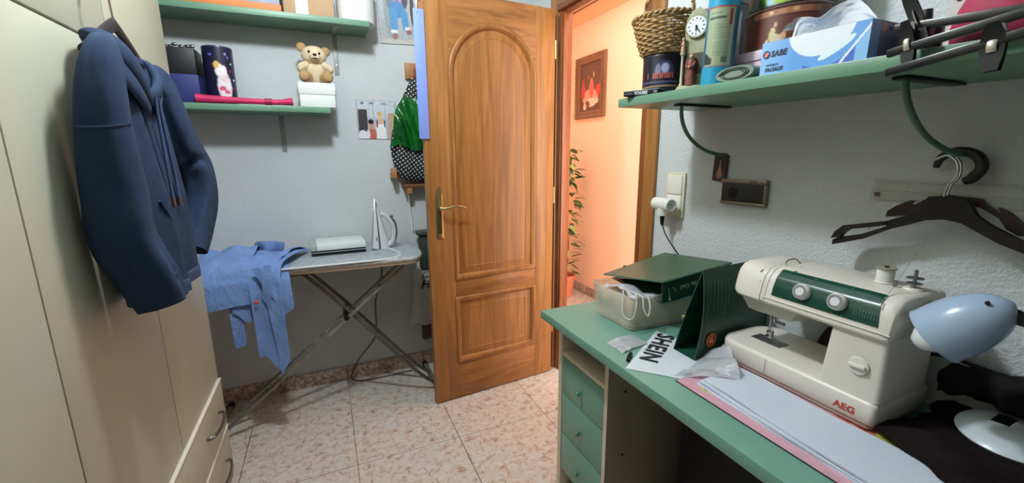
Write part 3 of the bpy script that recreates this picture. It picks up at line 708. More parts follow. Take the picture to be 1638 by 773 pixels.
g = G(); P = [shr @ Vector(p) for p in ((.034, 0, .195), (.068, 0, .178), (.100, 0, .135), (.108, 0, .085), (.098, 0, .04), (.065, 0, .022))]
g.tube(P, [.010, .012, .012, .012, .014, .018], 12, smooth=6); g.build('handle', plain('iron_pale', S(196, 198, 202), .4), irn)
g = G(); P = [shr @ Vector(p) for p in ((.088, 0, .176), (.112, 0, .145), (.1195, 0, .09), (.112, 0, .045))]
g.tube(P, .0065, 8, smooth=5); g.build('grip_strip', plain('iron_grey', S(84, 88, 92), .4), irn)
G().ball(shr @ Vector((.090, 0, .182)), .009, 6).build('steam_button', plain('iron_grey', S(84, 88, 92), .4), irn)
G().box(.006, .104, -.042, .042, .001, .0125, .004, M=shr).build('heel', plain('iron_grey2', S(150, 154, 158), .4), irn)
g = G(); g.box(0, .004, 0, .018, 0, .0005, M=shr @ frame((.022, -.0478, .055), (1, 0, 0), (0, 0, 1))); g.build('side_mark', M_INK, irn)
# ---- white flat box (folded board game sized appliance)
bx = thing('flat_appliance', 'flat white box with black stripes on the ironing board', 'appliance', (.04, 2.36, BZ))
MB = Matrix.Translation((.04, 2.36, 0)) @ Matrix.Rotation(.03, 4, 'Z') @ Matrix.Translation((-.04, -2.36, 0))
G().box(-.088, .166, 2.268, 2.465, BZ+.0012, BZ+.016, .003, M=MB).build('black_base', M_BLACK, bx)
G().box(-.089, .167, 2.267, 2.466, BZ+.0162, BZ+.0205, .001, M=MB).build('silver_line', plain('silver_trim', S(168, 170, 172), .4, .4), bx)
G().box(-.088, .166, 2.268, 2.465, BZ+.0207, BZ+.027, .001, M=MB).build('black_band', M_BLACK, bx)
G().box(-.064, .168, 2.266, 2.467, BZ+.0272, BZ+.056, .003, M=MB).build('cover', plain('appliance_white', S(222, 226, 224), .45), bx)
G().box(-.090, -.0645, 2.266, 2.467, BZ+.0272, BZ+.0565, .003, M=MB).build('side_panel', plain('grey_panel', S(168, 172, 174), .4, var=.06), bx)

# ================================================================== BLUE SHIRT
sm = NT('blue_cotton'); v = sm.coord(); sm.color(sm.ramp(sm.noise(v, 6, 4), [(.3, S(100, 130, 184)), (.7, S(116, 146, 198))])); sm.set(Roughness=.85)
sm.bump(sm.noise(sm.coord(scale=(1, 1, .5)), 20, 5, .6, 1.4), .8, .012)
shirt = thing('shirt', 'light blue cotton shirt draped over left end of ironing board', 'shirt', (-.30, 2.1, .35))
def drape(u_x, amp, seed, v_top, z_bottom, zt=BZ+.01, lift=.0, ripple=40, nu=40, nv=60, flare=0.0, yb=2.40, front=2.045):
    """u across (x from u_x[0](t) to u_x[1](t)), t 0 at back of the board .. 1 at the bottom"""
    def f(u, t):
        xl, xr = u_x[0](t), u_x[1](t); x = xl+(xr-xl)*u
        zb = z_bottom(u)
        L1 = yb-front; L2 = zt-zb; s = t*(L1+L2)
        n1 = nz(x*9, seed, t*4); n2 = math.sin(x*ripple+seed+t*3)
        if s < L1:
            k = s/L1; y = yb-s; z = zt+.004+lift*math.sin(k*PI)*(.6+.4*nz(x*14, k*5, seed))+.012*abs(n1)+.007*n2*(1-k*.5)+.004
            if L1-s < .03: z -= (.03-(L1-s))**2*14
        else:
            q = s-L1; z = zt-.012-q; y = front-.014*min(1, q/.03)+amp*(n2*.6+n1)*min(1, q/.08)*(-1) - .012*min(1, q/.1)
            y = min(y, front-.004)
        return (x, y, z)
    g = G(); g.grid(f, nu, nv); g.thick(.0022); return g
lerp = lambda a, b: (lambda t: a+(b-a)*t)
# left sleeve panel, broad and smooth
drape((lambda t: -.62, lambda t: -.312-.004*t), .006, 2.0, 0, lambda u: .672+.02*u, lift=.085, ripple=20).build('sleeve', sm.m, shirt, angle=80)
# tail showing under the sleeve
drape((lambda t: -.45+.05*t, lambda t: -.318), .004, 5.0, 0, lambda u: .655-.05*math.sin(PI*u**1.6), zt=BZ+.0, front=2.060, ripple=30).build('tail', sm.m, shirt, angle=80)
drape((lambda t: -.430+.02*t, lambda t: -.368), .003, 8.0, 0, lambda u: .492+.012*u, zt=BZ-.002, front=2.066, ripple=50, nu=16).build('cuff', sm.m, shirt, angle=80)
# main front panels
drape((lambda t: -.335+.012*t, lambda t: -.205-.030*t if t > .40 else -.217+.10*(1-t/.40)), .008, 1.3, 0, lambda u: .44-.055*u+.02*math.sin(u*6), lift=.045, ripple=42, nu=50).build('front_panel', sm.m, shirt, angle=80)
drape((lambda t: -.300+.055*t, lambda t: -.095-.115*min(1, t/.5)+.012*max(0, t-.5)), .008, 3.7, 0, lambda u: .350+.065*u, lift=.02, ripple=55, front=2.034, zt=BZ+.014, nu=50).build('front_panel', sm.m, shirt, angle=80)
drape((lambda t: -.300, lambda t: -.190+.022*t), .004, 6.7, 0, lambda u: .56+.085*u, zt=BZ-.004, front=2.064, ripple=30, nu=20).build('sleeve', sm.m, shirt, angle=80)
g = G(); g.tube([(-.335, 2.385, BZ+.045), (-.315, 2.34, BZ+.060), (-.285, 2.30, BZ+.066), (-.255, 2.31, BZ+.062), (-.235, 2.35, BZ+.050), (-.215, 2.38, BZ+.040)], .013, 10, smooth=5, flat=(2.0, .45)); g.build('collar', sm.m, shirt, angle=80)
def lap(f, nm):
    g = G(); g.grid(f, 10, 16); g.thick(.002); g.build(nm, sm.m, shirt, angle=80)
lap(lambda u, v: (-.312+.075*v*(1-.2*u)+.035*u*(1-v)+.018*v, 2.016-.010*math.sin(v*PI)-.002*u, .835-.185*v*(1-.35*u)), 'lapel')
lap(lambda u, v: (-.235-.030*u-.020*v, 2.012-.008*math.sin(v*PI), .845-.20*v*(1-.3*u)), 'lapel')
G().ball((-.305, 2.000, .690), .009, 6, (1, .5, 1.1)).build('button_tag', plain('red_tag', S(190, 62, 50), .5), shirt)

# ================================================================== CORRIDOR THINGS
fr2 = thing('framed_painting', 'small painting in carved wooden frame on the orange corridor wall', 'painting', (2.16, 3.23, 1.6))
y0, y1, z0, z1 = 3.02, 3.455, 1.60, 2.115
def fbar(g, a, b, w, nrm):
    return g
M_FR = wood('carved_frame', S(104, 70, 46), S(138, 98, 66), 'z', .35)
def fr_loop(d, x): return [(x, y0+d, z0+d), (x, y1-d, z0+d), (x, y1-d, z1-d), (x, y0+d, z1-d)]
g = G(); g.loft([fr_loop(d, x) for d, x in ((0, 2.169), (0, 2.146), (.012, 2.140), (.03, 2.150), (.045, 2.144), (.060, 2.150), (.062, 2.162))], False, False, closed_path=False); g.build('frame', M_FR, fr2, angle=30)
for k in range(20):
    pass
g = G()
for k in range(24):
    z = z0+.012+(z1-z0-.024)*k/23
    for y in (y0+.008, y1-.008): g.ball((2.141, y, z), .009, 4, (.7, 1, .8))
g.build('carved_beads', M_FR, fr2)['kind'] = 'stuff'
art = paint([('e', .45, .5, .5, .5, (96, 66, 54)), ('e', .5, .28, .40, .20, (216, 150, 130)), ('e', .45, .18, .25, .10, (232, 200, 180)), ('e', .45, .45, .12, .20, (214, 100, 86)), ('e', .45, .62, .06, .06, (220, 120, 96)), ('e', .12, .42, .14, .12, (196, 66, 52)), ('e', .85, .42, .12, .16, (186, 60, 54)), ('e', .85, .58, .06, .12, (180, 60, 60)), ('e', .36, .74, .025, .07, (216, 186, 130)), ('e', .60, .70, .03, .05, (150, 110, 70)), ('e', .62, .15, .12, .08, (110, 70, 60)), ('e', .2, .2, .1, .06, (230, 196, 180)), ('e', .75, .10, .08, .07, (226, 190, 170))], (92, 66, 56))
g = G(); g.grid(lambda u, v: (2.160, y0+.058+(y1-y0-.116)*u, z0+.058+(z1-z0-.116)*v), 80, 100, art); g.build('canvas', printed('canvas_print', .5), fr2)

pl = thing('potted_plant', 'artificial ficus in a terracotta pot in the orange corridor', 'plant', (1.985, 3.29, 0))
pc = (1.985, 3.29)
g = G(); g.lathe([(.045, .0), (.062, .001), (.082, .17), (.088, .172), (.088, .20), (.078, .20), (.074, .16), (.02, .16)], (*pc, 0), n=28); g.build('pot', plain('terracotta', S(214, 128, 96), .7), pl)
g = G(); g.tube([(*pc, .15), (pc[0]+.01, pc[1]-.01, .5), (pc[0]-.015, pc[1]+.01, .9), (pc[0]+.01, pc[1], 1.30)], [.012, .010, .008, .004], 8, smooth=5); stem = g.build('stem', plain('bark', S(104, 74, 46), .8), pl)
lv = bmesh.new()
def leaf_mesh():
    g = G(); n = 6; rows = []
    for i in range(n+1):
        t = i/n; w = .026*math.sin(PI*min(1, t*.96+.04))**.8*(1-.25*t); rows.append([(-w, t*.092, .004*w/.02), (0, t*.092, -.004+.008*math.sin(t*PI)), (w, t*.092, .004*w/.02)])
    g.loft(rows, closed_ring=False); o = g.build('leaf', LEAF[0], pl, angle=80, recalc=False); return o
LEAF = [plain('leaf_green', S(70, 100, 48), .45, var=.2, vscale=40), plain('leaf_pale', S(150, 170, 100), .45, var=.2, vscale=40)]
l0 = leaf_mesh(); l0.data.transform(Matrix.Translation(origin(pl)))
l1m = l0.data.copy(); l1m.materials.clear(); l1m.materials.append(LEAF[1])
random.seed(12)
cnt = 0
for i in range(150):
    z = .24+1.12*i/149+random.uniform(-.02, .02); a = random.uniform(0, 2*PI); r = random.uniform(.03, .12)*(1-.35*(z/1.4))
    if z < .42: r = min(r, .06)
    o = l0 if cnt == 0 else l0.copy()
    if cnt and i % 4 == 0: o.data = l1m
    if cnt: COL.objects.link(o); o.parent = pl
    o.location = (r*math.cos(a), r*math.sin(a), z)
    o.rotation_euler = (random.uniform(-.9, .3), random.uniform(-.5, .5), a-PI/2+random.uniform(-.6, .6)); cnt += 1
# ceiling lamps that give the light (above the frame)
t = thing('ceiling_lamp', 'round white ceiling lamp lighting the room, above the picture', 'lamp', (.12, 1.14, 2.44))
G().lathe([(.02, 0), (.08, 0), (.085, .01), (.08, .06), (.02, .0605)], (.12, 1.14, 2.4395), n=28).build('canopy', M_WHITE, t)
# ================================================================== DESK
DX = .684; DT = .7400; DB = .7105
dk = thing('desk', 'green topped desk with pale sides and three green drawers', 'desk', (.95, .5, 0))
G().box(DX, XR-.0005, -.35, 1.303, DB, DT, .0018).build('desktop', MATS['green'], dk)
CX = .76
M_PANEL_SHADE = plain('shaded_laminate', S(150, 138, 122), .55, var=.04, vscale=12)  # laminate darkened to put the shade beneath the desk into its colour
G().box(CX, XR-.02, 1.272, 1.297, 0, DB-.0003, .001).build('side_panel', M_BEECH, dk)
G().box(CX, XR-.02, .990, 1.008, 0, DB-.0003, .001).build('side_panel', M_PANEL_SHADE, dk)
G().box(CX+.03, XR-.021, -.32, -.30, 0, DB-.0003, .001).build('side_panel', M_PANEL_SHADE, dk)
for ya, yb in ((1.272, 1.297), (.990, 1.008)): G().box(CX-.0008, CX-.0001, ya, yb, 0.001, DB-.0005).build('edge_band', M_BEECH, dk)
G().box(CX+.002, XR-.021, 1.0085, 1.2715, .560, .576, .001).build('rail_shelf', M_BEECH, dk)
G().box(CX+.03, XR-.021, 1.0085, 1.2715, .05, .066, .001).build('base_shelf', M_BEECH, dk)
for z0, z1 in ((.4125, .5585), (.2475, .4085), (.084, .2435)):
    d = G().box(CX-.0, CX+.018, 1.0105, 1.2695, z0, z1, .0025).build('drawer', MATS['green'], dk)
    G().box(CX+.019, XR-.06, 1.016, 1.264, z0+.01, z1-.02, .001).build('drawer_box', M_BEECH, d)
    g = G(); zc = (z0+z1)/2-.005; g.lathe([(.004, 0), (.0045, .008), (.0095, .013), (.0105, .018), (.008, .022), (.002, .0235)], (CX-.0002, 1.138, zc), axis=(-1, 0, 0), n=16); g.build('knob', plain('green_knob', S(84, 128, 110), .35), d)
G().cyl((.828, .9899, .55), (.828, .9885, .55), .004, n=12).build('screw_hole', M_BLACK, dk)
G().cyl((.828, .9899, .32), (.828, .9885, .32), .004, n=12).build('screw_hole', M_BLACK, dk)
# in the open niche
G().box(.885, .96, 1.185, 1.225, .5765, .655, .003).build('black_box', M_BLACK, label='small black box in the open niche above the drawers', cat='box')
t = thing('perfume_carton', 'pale small carton in the niche right of black box', 'box', (.87, 1.10, .5765))
G().box(.855, .91, 1.075, 1.125, .5765, .668, .002).build('carton_body', plain('ivory_card', S(206, 188, 170), .6), t)
G().box(.8545, .8549, 1.080, 1.120, .60, .64).build('printed_band', plain('tan_card', S(170, 148, 128), .6), t)
# under the desk
t = thing('shade_block', 'large dark block added to darken the space under the desk', 'shade_block', (1.12, .35, 0))  # block added so the knee space under the desk stays dark
G().box(1.03, 1.20, -.27, .955, .012, .60, .03).build('shell', plain('shade_block_dark', S(30, 27, 27), .75, bump=.4, bscale=200), t)
G().box(1.10, 1.108, -.272, .957, .010, .602, .004).build('block_band', plain('block_band_dark', S(20, 20, 20), .5), t)
for y_ in (-.2, .88): G().cyl((1.115, y_-.03, .008), (1.115, y_+.03, .008), .008, n=10).build('block_roller', M_BLACK, t)
t = thing('floor_bag', 'dark cloth bag slumped on the floor under the desk', 'bag', (.9, .55, 0))
g = G(); rings = []
for i in range(10):
    k = i/9; z = .002+.30*k; r = []
    for j in range(32):
        th = 2*PI*j/32; f = (1-.55*k**2)*(1+.15*nz(math.cos(th)*2, math.sin(th)*2, k*3)); r.append((.90+.115*f*math.cos(th), .52+.26*f*math.sin(th), z))
    rings.append(r)
g.loft(rings); g.build('sack', plain('dark_cloth', S(44, 38, 38), .9), t, angle=80)
g = G(); g.tube([(.88, .66, .20), (.86, .70, .25), (.87, .74, .27), (.89, .75, .24), (.90, .72, .18)], .005, 8, smooth=5); g.build('strap_loop', plain('pale_strap', S(150, 140, 126), .7), t)
g = G(); g.tube([(1.17, .972, .36), (1.168, .972, .25), (1.172, .970, .18)], .013, 8, smooth=4, flat=(.3, 1)); g.build('white_strap', plain('pale_strap2', S(150, 146, 138), .7), label='pale strap hanging under the desk beside the dark block', cat='strap')

# ================================================================== PLASTIC BOX WITH BAGS
pb = thing('storage_box', 'translucent plastic box full of bags on the desk', 'storage box', (.985, 1.11, DT))
A_ = [(.855, 1.010), (1.105, .998), (1.110, 1.205), (.850, 1.215)]
def rr_poly(q, off, z, rad=.02, n=5):
    c = Vector((sum(a for a, b in q)/4, sum(b for a, b in q)/4)); pts = []
    Q = [c+(Vector(p)-c)*(1+off) for p in q]
    for i in range(4):
        p = Q[i]; a = (Q[i-1]-p).normalized(); b = (Q[(i+1) % 4]-p).normalized()
        for k in range(n+1):
            t = k/n; s0 = p+a*rad*(1-t)**2; s1 = p+b*rad*t**2; pp = p+a*rad*(1-t)**2+b*rad*t**2; pts.append((pp.x, pp.y, z))
    return pts
M_BOX = clear('milky_plastic', S(226, 218, 206), .30, .18)
g = G(); g.loft([rr_poly(A_, -.06, DT+.0006), rr_poly(A_, -.01, DT+.003), rr_poly(A_, .05, DT+.108), rr_poly(A_, .075, DT+.110), rr_poly(A_, .078, DT+.116), rr_poly(A_, .046, DT+.116), rr_poly(A_, .035, DT+.105), rr_poly(A_, -.02, DT+.005)], True, True); g.build('tub', M_BOX, pb, angle=50)
# contents
g = G(); rings = []
for i in range(9):
    k = i/8; z = DT+.008+.088*k; base = rr_poly(A_, -.10+.08*k-.05*k**4, z)
    rings.append([(x+.010*nz(x*18, y*18, z*20), y+.010*nz(y*18, z*30, x*20), z+.006*nz(x*30, y*30)) for x, y, z in base])
g.loft(rings); g.build('folded_contents', plain('beige_bundle', S(206, 190, 164), .6, var=.22, vscale=16), label='bundle of beige plastic bags inside the translucent box', cat='bundle')
g = G()
g.tube([(.872, 1.08, DT+.118), (.850, 1.050, DT+.105), (.838, 1.035, DT+.06), (.843, 1.015, DT+.045), (.852, .998, DT+.055), (.862, 1.0, DT+.10), (.88, 1.03, DT+.122)], .0024, 8, smooth=6)
g.tube([(.88, 1.05, DT+.120), (.882, 1.0, DT+.118), (.878, .985, DT+.085), (.888, .975, DT+.062), (.897, .978, DT+.09), (.905, 1.0, DT+.119)], .0024, 8, smooth=6)
g.build('knotted_handles', plain('white_bag_film', S(206, 206, 208), .3), label='knotted white bag handles hanging over the rim of plastic box', cat='bag')
g = G(); g.grid(lambda u, v: (.868+.20*u, 1.015+.17*v, DT+.104+.022*math.sin(u*5+1)*math.sin(v*3)**2+.012*nz(u*5, v*5)), 26, 22); g.thick(.001)
g.build('crumpled_bag', clear('white_film_clear', S(214, 214, 220), .6, .25, .6), label='crumpled clear plastic bag spilling from top of plastic box', cat='bag', angle=80)

# ================================================================== GREEN FOLDERS
M_FOLD = plain('folder_green', S(26, 66, 52), .38, var=.06)
M_FOLDT = plain('folder_cover', S(58, 84, 62), .34, var=.08)
def slab(g, a, b, c, d, th):
    """board through four corners, thickness th along its normal"""
    P = [Vector(p) for p in (a, b, c, d)]; n = (P[1]-P[0]).cross(P[3]-P[0]).normalized()*th
    g.loft([P, [p+n for p in P]]); return g
f1 = thing('lever_arch_folder', 'closed dark green ring binder lying on the plastic box', 'folder', (1.0, 1.08, .86), 'green ring binders')
A = Vector((.948, .985, .900)); B = Vector((1.198, .945, .946)); C = Vector((1.150, 1.195, .930)); Dd = Vector((.868, 1.185, .884))
slab(G(), A, B, C, Dd, .003).build('front_cover', M_FOLDT, f1)
lo = Vector((.010, .002, -.074))
slab(G(), A+lo+Vector((0, .003, 0)), A+Vector((0, .003, -.001)), B+Vector((0, .003, -.001)), B+lo*Vector((1, 1, 1)).x+Vector((0, .003, 0)) if False else B+Vector((.006, .003, -.070)), .003).build('spine', M_FOLD, f1)
slab(G(), A+lo, B+Vector((.006, .002, -.070)), Vector((1.155, 1.19, .872)), Vector((.90, 1.18, .868)), .003).build('back_cover', M_FOLD, f1)
g = G(); g.tube([A+Vector((-.0, -.001, 0)), B+Vector((0, -.001, 0))], .0018, 6); g.tube([A, Dd], .0018, 6); g.tube([A+lo, B+Vector((.006, .0, -.070))], .0018, 6); g.build('edge_piping', plain('folder_edge', S(60, 106, 86), .4), f1)
e1 = (B-A).normalized(); up1 = Vector((0, 0, 1))
M_FTXT = plain('folder_print', S(186, 208, 196), .5)
text('Guardia Civil', .0195, frame(A+e1*.168+Vector((.0, -.0018, -.026)), -e1, -up1), M_FTXT, f1, shear=.1)
g = G(); o_ = A+e1*.028+Vector((0, -.0012, -.058)); g.box(0, .0012, 0, .034, 0, .0006, M=frame(o_, e1, up1)); g.box(.03, .0315, 0, .02, 0, .0006, M=frame(o_, (e1*.8+up1*.6), up1)); g.build('spine_mark', M_FTXT, f1)
G().lathe([(.002, 0), (.004, 0), (.004, .0006), (.002, .0006)], o_+Vector((.001, -.0003, -.004)), axis=(-.15, -1, 0), n=12).build('spine_dot', M_FTXT, f1)
G().tube([Dd+Vector((.09, .004, .016)), Dd+Vector((.098, .004, .017))], .005, 8).build('corner_clip', M_BLACK, f1)

f2 = thing('lever_arch_folder', 'dark green ring binder standing on its spine beside sewing machine', 'folder', (1.03, .81, DT), 'green ring binders')
# spine on the desk, covers leaning together at the top; runs away from the viewer towards the wall
ex = Vector((.995, .075, 0))
def F2(l, y, z): return Vector((.886, .784, DT+.0012))+ex*l+Vector((0, y, z))
g = G(); slab(g, F2(0, 0, 0), F2(.312, 0, 0), F2(.312, .078, 0), F2(0, .078, 0), .003); g.build('spine', M_FOLD, f2)
def cover(y_b, bulge, th):
    def f(u, v):
        l = .312*u; z = .003+.240*v; yy = y_b+(.034-y_b)*v**1.0+bulge*math.sin(PI*v)
        return F2(l+.050*v*(1-u)*.9, yy, z)
    g = G(); g.grid(f, 8, 14); g.thick(th); return g
cover(0.002, -.014, .003).build('front_cover', M_FOLD, f2, angle=60)
cover(.077, .004, .003).build('back_cover', M_FOLD, f2, angle=60)
def on_cover(u, v, off=-.0042):
    l = .312*u; z = .003+.240*v; yy = .002+(.034-.002)*v-.014*math.sin(PI*v)
    return F2(l+.050*v*(1-u)*.9, yy+off, z)
g = G(); random.seed(2)
for r_, (v0, w, ln) in enumerate(((.88, .05, .30), (.88, .08, .34), (.88, .12, .44), (.88, .17, .40), (.88, .22, .42), (.86, .27, .3))):
    u = .10+.055*r_
    q_ = 0.0
    while q_ < 1:
        q2 = min(1, q_+random.uniform(.05, .16)); g.tube([on_cover(u-.02*q_, v0-ln*q_), on_cover(u-.02*q2, v0-ln*q2)], .00055, 4); q_ = q2+.035
g.build('cover_lettering', plain('cover_print', S(104, 134, 120), .5), f2)
g = G(); g.tube([on_cover(.05, .06), on_cover(.05, .3), on_cover(.05, .6), on_cover(.06, .93)], .0007, 4, smooth=4); g.tube([on_cover(.05, .06), on_cover(.9, .06)], .0006, 4); g.build('stitched_line', plain('folder_edge', S(60, 106, 86), .4), f2)
ec = on_cover(.155, .20); M_ = frame(ec+Vector((0, -.0012, 0)), ex, on_cover(.155, .27)-ec)
g = G(); g.lathe([(.004, .0005), (.0205, .0005), (.0205, .0011), (.004, .0012)], (0, 0, 0), n=28); g.transform(M_ @ Matrix.Scale(-1, 4, (0, 0, 1)) if False else M_); em = g.build('emblem', plain('emblem_red', S(170, 44, 36), .5), f2)
g = G(); g.lathe([(.0165, .0012), (.018, .0012), (.018, .0016), (.0165, .0016)], (0, 0, 0), n=28, cap0=False, cap1=False)
g.ball((-.004, -.003, .0014), .006, 6, (1, .8, .15)); g.ball((.005, -.004, .0014), .005, 6, (.8, 1, .15)); g.ball((.0, .006, .0014), .0045, 6, (.8, 1, .15)); g.transform(M_); g.build('emblem_relief', plain('emblem_gold', S(190, 150, 70), .5), em)
G().cyl(F2(.02, .060, .10), F2(.02, .068, .10), .006, n=10).build('ring_mechanism', M_BRASS, f2)

# ================================================================== PRINTED BAG, TABLE MAT, CLOTH
t = thing('delivery_bag', 'white delivery bag with large black capital letters on the desk', 'bag', (.84, .80, DT))
bm_ = plain('white_bag', S(208, 216, 222), .35, var=.03, bump=.4, bscale=25, bdist=.003)
def quad(P, u, v): return (P[0]*(1-u)+P[1]*u)*(1-v)+(P[3]*(1-u)+P[2]*u)*v
Q1 = [Vector(p) for p in ((.688, .828, DT), (.800, .706, DT), (.965, .83, DT), (.935, .985, DT))]
def fb(u, v):
    p = quad(Q1, u, v); p.z = DT+.0015+.0012*abs(nz(p.x*14, p.y*14, 2))*math.sin(PI*min(1, u*1.2))+.0012*math.sin(u*PI)*math.sin(v*PI); return p
g = G(); g.grid(fb, 26, 26); g.thick(.0008); g.build('printed_panel', bm_, t, angle=80)
def fb2(u, v):
    a = Vector((.792, .730, DT+.001)).lerp(Vector((.885, .640, DT+.012)), u); b = Vector((.93, .80, DT+.002)).lerp(Vector((.952, .748, DT+.045)), u); p = a.lerp(b, v)
    p.z += .014*abs(math.sin(v*7+u*3))*u+.008*abs(nz(p.x*22, p.y*22, 4)); p.z += .018*u*u*math.sin(v*PI); 
    if p.x > .79: p.z = max(p.z, DT+.013*u+.001)
    return p
g = G(); g.grid(fb2, 30, 30); g.thick(.0008); g.build('clear_flap', clear('bag_film', S(206, 208, 214), .50, .22, .8), t, angle=80)
g = G(); g.grid(lambda u, v: Vector((.735+.11*u, .90+.075*v+.02*u, DT+.001+.008*abs(nz(u*4, v*4))+.004*math.sin(u*PI))), 16, 12); g.thick(.0008); g.build('bag_mouth', clear('bag_film', S(206, 208, 214), .50, .22, .8), t, angle=80)
lx = Vector((.226, .118, 0)).normalized()          # letters climb from the desk front edge to the back
txt = 'SHEIN'
px_ = Vector((.730-.690, 0, 0))
ldir = (Vector((.745, .826, 0))-Vector((.905, .918, 0))).normalized()   # reading direction: back to front
lup = Vector((.120, -.118, 0))
TM = frame((.895, .890, DT+.0135), (-.86, -.45, 0), (-.50, .86, 0))
# x = reading direction (towards the front edge), y = letter-up
text('SHEIN', .070, frame((.925, .962, DT+.0046), (-.84, -.54, 0), (.54, -.84, 0)), M_INK, t, bold=.0014, space=1.10)
g = G(); random.seed(3)
for k in range(4):
    g.box(0, .055+.01*(k % 2), 0, .0014, 0, .0003, M=frame((.775+.012*k, .742+.004*k, DT+.0048), (.75, -.35, .02), (.4, .9, 0)))
g.build('small_print', plain('grey_print', S(90, 92, 98), .6), t)
g = G(); g.tube([(.716, .853, DT+.006), (.735, .872, DT+.006), (.752, .884, DT+.006)], .005, 8, smooth=3); g.build('pen', M_BLACK, label='short black pen tip poking out from under the printed bag', cat='pen')

tm = thing('place_mat', 'pink floral place mat with black edge along the desk', 'mat', (.90, .35, DT))
flo_p = paint([], (0, 0, 0))
fs = []; random.seed(8)
for cx, cy, pal in ((.12, .93, 0), (.20, .90, 0), (.08, .35, 0), (.62, .70, 1), (.70, .665, 1), (.66, .62, 2), (.74, .60, 2), (.70, .55, 2), (.8, .56, 2), (.60, .50, 2), (.76, .50, 1), (.66, .43, 2), (.85, .45, 2), (.9, .8, 1), (.5, .3, 2)):
    pl_ = (((196, 180, 130), (206, 180, 140), (190, 170, 130)), ((180, 50, 60), (196, 90, 90), (200, 120, 110)), ((206, 190, 84), (190, 180, 80), (130, 150, 80)))[pal]
    for k in range(6):
        a = k*PI/3; fs.append(('e', cx+(.055 if pal else .04)*math.cos(a), cy+.018*math.sin(a), .05 if pal else .03, .016 if pal else .010, pl_[k % 3]))
    fs.append(('e', cx, cy, .025, .010, (120, 100, 60)))
fp = paint(fs, (206, 158, 172))
g = G(); g.grid(lambda u, v: (.763+.30*u, -.20+.925*v, DT+.0032), 60, 180, fp); g.build('printed_top', printed('mat_print', .4), tm)
G().box(.7615, 1.0645, -.2015, .7265, DT+.0004, DT+.0030, .0008).build('mat_base', plain('mat_edge', S(34, 30, 34), .6), tm)

wc = thing('folded_cloth', 'long folded pale cloth strip in front of the sewing machine', 'cloth', (.87, .35, DT+.004))
clm = plain('pale_cloth', S(196, 204, 216), .85, var=.02, bump=.3, bscale=300, bdist=.0008)
for k, (xa, xb, z) in enumerate(((.797, .945, .0040), (.801, .944, .0095), (.808, .943, .0150))):
    g = G()
    def fc(u, v, xa=xa, xb=xb, z=z, k=k):
        y = -.15+v*(.845-.004*k); x = xa+(xb-xa)*u - .038*(1-v)**1.2*(1-u)*.9 + .003*math.sin(v*13+k)
        return (x, y, DT+z+.0008*math.sin(v*25+k*2)+(.0012*math.sin(u*PI)))
    g.grid(fc, 20, 60); g.thick(.0042); g.build('fold_layer', clm, wc, angle=60)
# ================================================================== SEWING MACHINE
sw = thing('sewing_machine', 'cream and green domestic sewing machine on the desk', 'sewing machine', (1.06, .59, DT))
M_SW = plain('cream_enamel', S(224, 216, 206), .34)
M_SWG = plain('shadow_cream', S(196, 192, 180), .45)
M_GRN = plain('machine_green', S(18, 62, 50), .28)
ZB = DT+.005; X0, X1 = .962, 1.165
# bed with rounded left end
def bed(e, z, r=.055):
    pts = []
    y0, y1 = .405-e, .785+e; xa, xb = X0-e, X1+e
    for cx, cy, a0 in ((xb-.012, y0+.012, -PI/2), ):
        pass
    for (cx, cy, rad, a0) in ((xa+.012, y0+.012, .012, PI), (xb-.012, y0+.012, .012, 1.5*PI), (xb-r, y1-r, r, 0), (xa+r, y1-r, r, .5*PI)):
        for k in range(9):
            a = a0+PI/2*k/8; pts.append((cx+rad*math.cos(a), cy+rad*math.sin(a), z))
    return pts
g = G(); g.loft([bed(-.010, ZB), bed(-.004, ZB+.002), bed(-.003, ZB+.012)]); g.build('base', plain('base_beige', S(186, 170, 156), .5), sw)
g = G(); g.loft([bed(-.001, ZB+.0122), bed(0, ZB+.014), bed(0, ZB+.052), bed(-.002, ZB+.057), bed(-.007, ZB+.060), bed(-.012, ZB+.0605)]); g.build('bed', M_SW, sw, angle=50)
G().box(X0-.0006, X0+.0002, .6372, .6382, ZB+.014, ZB+.053).build('bed_seam', plain('seam_grey', S(120, 116, 108), .6), sw)
for x, y in ((.99, .43), (1.14, .43), (.99, .75), (1.14, .75)): G().cyl((x, y, DT+.0035 if x < 1.06 else DT+.0008), (x, y, ZB+.0003), .009, n=12).build('rubber_foot', M_BLACK, sw)
BT = ZB+.0606
# needle plate
G().box(1.035, 1.075, .655, .735, BT, BT+.0015, .0006).build('needle_plate', plain('plate_grey', S(112, 112, 112), .35, .7), sw)
G().box(1.045, 1.062, .672, .70, BT+.0016, BT+.0030, .0006).build('feed_dog', M_STEEL, sw)
# column
def col_ring(z):
    t = (z-BT)/(.946-BT)
    yl = .520-.012*t; yr = .405-.0*t
    xa = X0+.004; xb = X1-.010
    if t > .85: yr -= 0
    pts = []
    for (cx, cy, rad, a0) in ((xa+.012, yr+.010, .010, PI), (xb-.02, yr+.02, .02, 1.5*PI), (xb-.02, yl-.02, .02, 0), (xa+.012, yl-.010, .010, .5*PI)):
        for k in range(6):
            a = a0+PI/2*k/5; pts.append((cx+rad*math.cos(a), cy+rad*math.sin(a), z))
    return pts
g = G(); g.loft([col_ring(BT-.001+(.947-BT)*i/8) for i in range(9)]); g.build('column', M_SW, sw, angle=50)
